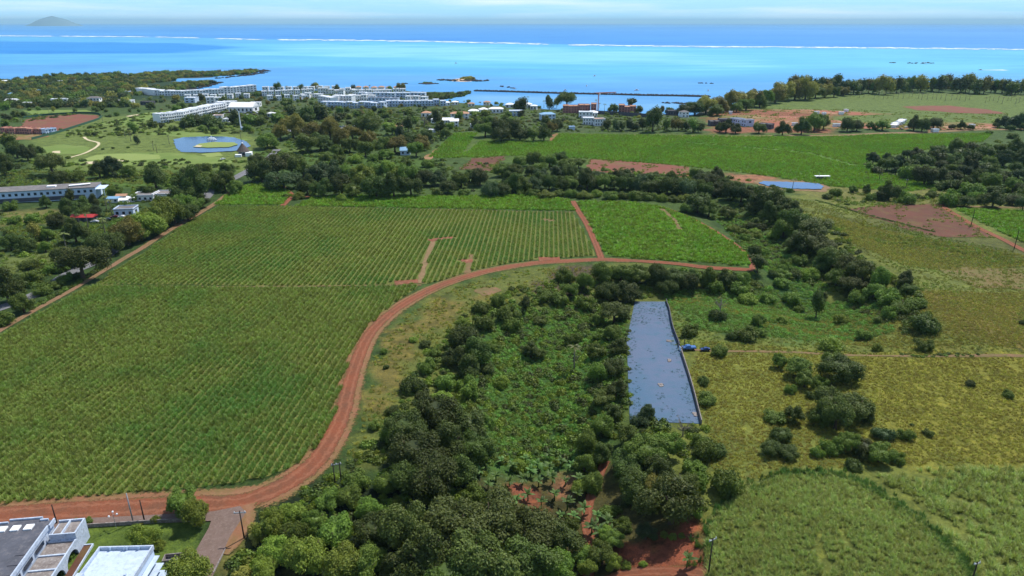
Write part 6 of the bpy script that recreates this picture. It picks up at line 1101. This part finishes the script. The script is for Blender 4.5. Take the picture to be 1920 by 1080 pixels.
# --- single houses
SH = [(20, 197, 20, 6, 'gable', 'steep white gabled house at the far left edge', W_white, R_white), (42, 199, 26, 4, 'flat', 'low white bungalow right of the steep gabled house', W_white, R_white), (112, 196, 28, 7, 'flat', 'white two-storey villa at the golf course edge, left one', W_white, R_white), (143, 197, 26, 4, 'flat', 'long low white bungalow between the two golf villas', W_white, R_white),
      (176, 195, 22, 8, 'hip', 'white two-storey villa at the golf course edge, right one', W_white, R_grey), (234, 195, 26, 4.5, 'flat', 'low white house with bright roof above the golf course', W_white, R_white), (275, 197, 22, 4, 'flat', 'low grey house left of the long receding terrace', W_stone, R_grey),
      (24, 181, 16, 4, 'hip', 'light blue roofed house in the coastal wood', W_white, R_lblue), (146, 155, 14, 4, 'hip', 'turquoise roofed house near the lagoon', W_blue, R_lblue), (104, 156, 16, 4, 'flat', 'white roofed house in the upper left wood', W_white, R_white), (10, 157, 12, 5, 'hip', 'white house near the lagoon at the left edge', W_white, R_white),
      (38, 157, 14, 4, 'flat', 'pale house half hidden in trees near the lagoon', W_white, R_terra), (60, 156, 12, 4, 'hip', 'small pale house in the trees, second near the lagoon', W_white, R_grey), (72, 177, 16, 5, 'hip', 'blue-grey roofed house in the coastal wood', W_blue, R_lblue), (238, 178, 9, 5, 'flat', 'small blue-white house left of the seafront terrace', W_blue, R_white),
      (862, 223, 34, 6, 'hip', 'large white villa with pale hipped roof left of the far grove', W_white, R_terra), (840, 236, 20, 6, 'gable', 'white gabled villa at the corner of the far cane field', W_white, R_white), (852, 238, 16, 6, 'gable', 'bright white gabled villa right beside the corner one', W_white, R_white),
      (887, 216, 18, 5, 'hip', 'white hipped villa behind the large one', W_white, R_white), (908, 213, 16, 5, 'hip', 'small white villa in the middle garden belt', W_white, R_white), (930, 212, 26, 5, 'hip', 'wide white villa in the middle garden belt', W_white, R_white), (968, 218, 26, 6, 'flat', 'blue walled house with flat white roof', W_blue, R_white),
      (1028, 226, 28, 7, 'hip', 'blue-white two-storey house right of the far grove', W_blue, R_lblue), (955, 202, 16, 4, 'hip', 'small white villa behind the blue walled house', W_white, R_white), (988, 203, 16, 5, 'hip', 'white villa near the shore, left of the umbrella tree', W_white, R_white), (1000, 206, 12, 5, 'hip', 'narrow white villa near the shore', W_white, R_white),
      (884, 200, 12, 4, 'hip', 'little pale villa above the garden belt', W_white, R_terra), (838, 198, 12, 4, 'hip', 'little white villa right of the front resort row', W_white, R_white), (853, 197, 12, 4, 'hip', 'second little white villa right of the front resort row', W_white, R_white), (912, 197, 12, 4, 'hip', 'pale roofed beach villa behind the garden belt', W_white, R_terra),
      (1098, 222, 26, 7, 'flat', 'white unfinished two-storey house by the coast road', W_white, R_white), (1103, 234, 20, 7, 'flat', 'modern white house with dark glass by the coast road', W_white, R_white), (1125, 236, 20, 7, 'flat', 'modern white house with pinkish flat roof by the coast road', W_white, R_terra),
      (1073, 244, 10, 3, 'flat', 'tiny blue kiosk at the edge of the far cane field', W_blue, R_lblue), (1110, 219, 20, 5, 'hip', 'white house behind the modern ones by the coast road', W_white, R_white), (798, 220, 16, 5, 'hip', 'pale villa behind the leafless tree', W_white, R_terra), (815, 232, 14, 5, 'hip', 'half hidden pale house left of the gabled villas', W_white, R_white),
      (888, 241, 12, 4, 'flat', 'white house peeping out left of the grove', W_white, R_white), (760, 291, 18, 4, 'gable', 'blue shed under the yellowish belt trees', W_blue, R_lblue), (808, 250, 10, 3, 'flat', 'small white hut at the edge of the far cane field', W_white, R_white), (1360, 233, 22, 5, 'flat', 'grey unfinished building behind the roadside trees', W_stone, R_grey),
      (408, 222, 16, 3, 'flat', 'beige flat shelter roof at the car park', W_white, R_terra), (423, 229, 12, 3, 'flat', 'white flat shelter roof nearest the mast', W_white, R_white), (507, 219, 12, 4, 'hip', 'small white house right of the marquee', W_white, R_white), (478, 200, 18, 5, 'flat', 'pale building behind the marquee', W_white, R_white), (1262, 216, 20, 5, 'flat', 'dark grey hall near the building site', W_stone, R_grey), (1285, 220, 14, 6, 'hip', 'pale grey house next to the dark grey hall', W_white, R_grey)]
for (x, y, w_, h, st, lb, wl, rf) in SH: bpx('villa' if w_ > 20 else 'house', x, y, w_, 9 if w_ > 12 else 6, h, lb, 'house', rot=r.uniform(-.25, .25), wall=wl, roof=rf, style=st, floors=2 if h > 5.5 else 1, wins=4 if w_ > 18 else 2, detail=w_ > 11)
row((0, 251), (84, 252), 8, 10, 5, 'half-built beach-coloured house in the row beside the red earthworks', 'half-built houses', wall=W_raw, roof=R_terra, seed=24, gap=.12, name='unfinished_house')
row((86, 252), (106, 249), 2, 8, 4, 'grey construction cabin beside the half-built row', 'site cabins', wall=W_blue, roof=R_lblue, seed=25, name='site_cabin')
row((1055, 212), (1118, 212), 6, 14, 9, 'unfinished red-brown apartment block on the shore, left group', 'unfinished red blocks', wall=W_raw, roof=R_terra, seed=26, jog=3, hvar=.8, floors=3, name='unfinished_block', gap=0.05)
row((1160, 211), (1192, 212), 3, 14, 8, 'unfinished red-brown apartment block on the shore, right group', 'unfinished red blocks', wall=W_raw, roof=R_terra, seed=27, jog=2, hvar=.8, floors=3, name='unfinished_block')
low_wall('site_fence', [(1100, 213), (1150, 215), (1215, 220)], 4, 0.5, W_stone, 'dark grey boundary wall below the unfinished red blocks', 'wall', 20)
low_wall('site_fence', [(44, 222), (80, 217), (150, 213), (186, 215), (186, 224), (120, 246), (60, 262)], 2.2, 0.4, simple('green_hoarding', C(60, 96, 76), None), 'green hoarding fence around the red earthworks', 'fence', 20)
row((1330, 236), (1350, 236), 2, 10, 5, 'grey unfinished villa shell on the building site, left pair', 'villa shells', wall=W_stone, roof=R_grey, seed=28, jog=2, name='unfinished_villa', gap=.1)
row((1368, 232), (1400, 238), 3, 10, 6, 'grey-white villa shell among the roadside trees', 'villa shells', wall=W_blue, roof=R_grey, seed=29, jog=2, name='unfinished_villa', gap=.15)
row((1420, 241), (1446, 243), 2, 9, 5, 'grey villa shell close to the coast road', 'villa shells', wall=W_stone, roof=R_grey, seed=30, jog=2, name='unfinished_villa', gap=.1)
row((1676, 240), (1700, 230), 4, 6, 3, 'white site container stacked near the coast road', 'site containers', wall=R_white, roof=R_white, seed=31, jog=1, name='site_container', floors=1)
for k, (x, y, w_) in enumerate(((1532, 214, 8), (1546, 216, 6), (1578, 215, 8), (1588, 210, 6), (1570, 238, 12), (1600, 240, 10), (1490, 236, 10), (1824, 239, 8), (1755, 248, 12), (1370, 214, 6))):
    bpx('site_hut', x, y, w_, 4, 2.5, 'small white site hut on the red building ground, %s from the left' % ordinal(sorted([1532, 1546, 1578, 1588, 1570, 1600, 1490, 1824, 1755, 1370]).index(x) + 1), 'hut', wall=W_white, roof=R_white, detail=False, rot=r.uniform(-.3, .3), group='site huts')
# --- crane
def crane():
    p = G(1121, 212); m = mpp(p); o = empty('tower_crane', p, 0.35); h = 36 * m; M_or = simple('orange_crane_paint', C(214, 120, 60), None); mb = MB()
    for x in (-.5, .5):
        for y in (-.5, .5): mb.box((x, y, h / 2), (.22, .22, h))
    z = 0
    while z < h - 2: mb.tube([(-.5, -.5, z), (.5, -.5, z + 2)], [.09, .09], 4).tube([(.5, .5, z), (-.5, .5, z + 2)], [.09, .09], 4); z += 2
    mb.build('mast', M_or, o); MB().box((9, 0, h + .4), (30, .9, .9)).build('jib', M_or, o); MB().box((-5, 0, h - .3), (2.4, 1.6, 2)).build('counterweight', W_stone, o); MB().box((0.9, -1.2, h - 1), (1.6, 1.4, 2)).build('cab', W_white, o); tag(o, 'slender orange tower crane above the unfinished red blocks', 'crane')
crane()
# --- breakwater, rocks, islets, boats
def rocks(name, line, n, s, label, cat, spread=2.5, seed=1, mat=None):
    r2 = random.Random(seed); q = np.random.default_rng(seed); pts = smooth_line([Vector(G0(a, b, SEA)) for a, b in line], 6); mb = MB()
    for k in range(n):
        p = r2.choice(pts); v, f = ico((p.x + r2.uniform(-spread, spread) * 1.6, p.y + r2.uniform(-spread, spread), SEA + 0.2), (s * r2.uniform(.8, 1.8), s * r2.uniform(.8, 1.5), s * r2.uniform(.5, .8)), q); mb.add(v, f)
    return tag(mb.build(name, mat or M_rock), label, cat)
rocks('breakwater', [(895, 171), (940, 172), (1000, 174), (1070, 176), (1143, 177.5)], 420, 3.2, 'dark rock breakwater enclosing the lagoon, left stretch', 'breakwater', 1.5, 2)
rocks('breakwater', [(1150, 177.5), (1200, 179), (1256, 180)], 260, 3.2, 'dark rock breakwater, middle stretch between the two gaps', 'breakwater', 1.5, 3); rocks('breakwater', [(1262, 180), (1300, 181), (1325, 181.5)], 160, 3.2, 'dark rock breakwater, right stretch ending at the trees', 'breakwater', 1.5, 4)
rocks('reef_rocks', [(831, 150), (860, 152), (905, 152)], 60, 3.5, 'black rocks around the sandy islet', 'rocks', 8, 5); rocks('reef_rocks', [(787, 157), (820, 157)], 16, 2.4, 'low rocks beside the round green islet', 'rocks', 3, 6)
rocks('reef_rocks', [(1250, 193), (1300, 195)], 34, 2.2, 'low dark rocks inside the right of the lagoon', 'rocks', 5, 7); rocks('reef_rocks', [(1312, 156), (1338, 157)], 12, 2, 'flat dark rocks off the olive tree belt', 'rocks', 4, 8)
rocks('reef_rocks', [(1680, 118), (1720, 119), (1740, 118)], 20, 3, 'dark reef patch near the right motor boat', 'rocks', 12, 9); rocks('reef_rocks', [(940, 162), (968, 166)], 12, 2.2, 'dark rocks outside the breakwater', 'rocks', 3, 10); rocks('reef_rocks', [(752, 157), (764, 157)], 8, 2, 'tiny rocks left of the round islet', 'rocks', 3, 11)
rocks('reef_rocks', [(455, 135), (495, 132), (480, 139), (410, 147)], 90, 3, 'dark rocks fringing the headland tip', 'rocks', 7, 12); rocks('reef_rocks', [(340, 171), (385, 163), (412, 155)], 70, 2.6, 'dark rocks along the small spit', 'rocks', 3, 13)
def islet(name, px, py, w, label, sand):
    p = G0(px, py, SEA); m = (p[1] * math.cos(PITCH) + CAMH * math.sin(PITCH)) / FPX; o = empty(name, (p[0], p[1], SEA)); R1 = w * m / 2; q = np.random.default_rng(int(px)); v, f = ico((0, 0, -0.2), (R1, R1 * 1.3, 2.2), q, 3); MB().add(v, f).build('ground', M_sandy if sand else M_rock, o)
    n = 12; rr = random.Random(int(px)); k = 0
    while k < n:
        a = rr.uniform(0, 6.28); t = rr.uniform(0, .7); s = R1 * rr.uniform(.24, .36); t_ = mobj('foliage', rr.choice(far['mid' if not sand else 'olive']), o, (math.cos(a) * R1 * t + (R1 * .2 if sand else 0), R1 * 0.35 + math.sin(a) * R1 * t * .8, -s * .1)); t_.scale = (s, s, s * .62); k += 1
    tag(o, label, 'islet')
islet('islet', 868, 150.5, 52, 'low sandy islet with olive bushes and black rocks', True); islet('islet', 803, 157, 25, 'small round green islet left of the sandy one', False)
M_hull = simple('white_boat_hull', C(236, 238, 240), None, rough=0.4)
def boat(px, py, L, rot, label, wake=0):
    p = G0(px, py, SEA); o = empty('motor_boat', (p[0], p[1], SEA), rot); n = 6; mb = MB(); v = []
    for z, w, l in ((-.3, .7, .9), (1.2, 1.0, 1.0)):
        v += [(-L / 2 * l, -L * .16 * w, z), (L * .2 * l, -L * .16 * w, z), (L / 2 * l, 0, z + (.4 if z > 0 else 0)), (L * .2 * l, L * .16 * w, z), (-L / 2 * l, L * .16 * w, z)]
    mb.add(v, [(4, 3, 2, 1, 0), (5, 6, 7, 8, 9)] + [(i, (i + 1) % 5, (i + 1) % 5 + 5, i + 5) for i in range(5)]).build('hull', M_hull, o); MB().box((-L * .05, 0, 2.0), (L * .3, L * .22, 1.5)).build('cabin', M_hull, o); MB().box((-L * .05, 0, 2.2), (L * .305, L * .225, .5)).build('windows', M_glass, o)
    tag(o, label, 'boat', 'boats on the lagoon')
    if wake: mb = MB().add([(0, -1, .3), (wake, -9, .3), (wake * .9, 9, .3), (0, 1, .3)], [(0, 1, 2, 3)]); w_ = mb.build('wake', M_foam, loc=(p[0], p[1], SEA)); w_.rotation_euler = (0, 0, rot); tag(w_, kind='structure')
boat(1194, 170, 9, .4, 'white boat with rounded canopy just outside the breakwater'); boat(1060, 170, 6, 0, 'small white boat outside the breakwater above the umbrella tree'); boat(1838, 131.5, 10, math.pi, 'motor boat speeding with a long wake at the right', 0); boat(1732, 119, 16, 0, 'pale boat beside the dark reef patch')
p = G0(1838, 131.5, SEA); w_ = MB().add([(3, -2, 0), (60, -14, 0), (62, 12, 0), (3, 2, 0)], [(0, 1, 2, 3)]).build('wake', M_foam, loc=(p[0], p[1], SEA + .3)); tag(w_, kind='structure')
boat(1115, 143, 7, .5, 'tiny white boat far out on the turquoise water'); boat(965, 167, 6, 0, 'small boat beside the outer dark rocks'); boat(855, 119, 8, .3, 'tiny boat on the left turquoise shallows'); boat(1328, 171, 6, 1, 'dark small boat near the right end of the breakwater'); boat(1100, 162, 5, 1.2, 'slim boat with upright mast outside the lagoon')
# --- island on the horizon
def far_island():
    D = 24000.; k = D / FPX * 1.0; x0 = (100 - 960) * D * math.cos(PITCH) / FPX; pr = [(-48, 0), (-36, 4), (-26, 9), (-12, 14.5), (0, 17), (8, 15), (18, 13), (30, 7), (42, 3), (50, 0)]; mb = MB(); n = len(pr); v = []
    sc_ = D * math.cos(PITCH) / FPX
    prof = [(a, b * 1.05) for a, b in pr]
    rows = 7; rr = random.Random(3)
    for j in range(rows):
        t = j / (rows - 1); g = math.sin(math.pi * t)
        for a, b in prof: v.append((x0 + a * sc_ * (0.6 + 0.4 * g) * 1.02, D + (t - .5) * 1500, SEA - 3 + max(0, b) * sc_ * g))
    f = [(j * n + i, j * n + i + 1, (j + 1) * n + i + 1, (j + 1) * n + i) for j in range(rows - 1) for i in range(n - 1)]
    mb.add(v, f).build('island', simple('haze_tinted_island_rock', C(124, 150, 160), C(110, 138, 146), .002), smooth=True)['kind'] = 'structure'  # rock colour paled towards blue, extra distance haze painted into it
far_island()
# small structure by the irrigation pond
def pump():
    p = G(1541, 336); o = empty('pump_shelter', p, .05); m = mpp(p)
    MB().box((0, 0, 2.4), (28 * m, 3, .2)).build('roof', R_white, o)
    for x in (-12, -4, 4, 12): MB().box((x * m, -1, 1.1), (.3, .3, 2.5)).build('post', M_metal, o)
    MB().box((-4 * m, .5, .9), (12 * m, 1.6, 1.9)).build('pump_wall', R_conc, o); tag(o, 'low white roofed pump shelter behind the irrigation pond', 'shelter')
pump()
# ---------------------------------------------------------------- the air
def haze():
    m = bpy.data.materials.new('haze_air'); m.use_nodes = True; t = m.node_tree; t.nodes.clear()
    out = t.nodes.new('ShaderNodeOutputMaterial'); v = t.nodes.new('ShaderNodeVolumePrincipled')
    v.inputs['Color'].default_value = (0.48, 0.80, 1.0, 1); v.inputs['Density'].default_value = 3.0e-5; v.inputs['Anisotropy'].default_value = 0.0
    t.links.new(v.outputs[0], out.inputs['Volume'])
    o = MB().box((0, 29000, 166), (200000, 76000, 344)).build('haze', m); return tag(o, kind='stuff')
haze()
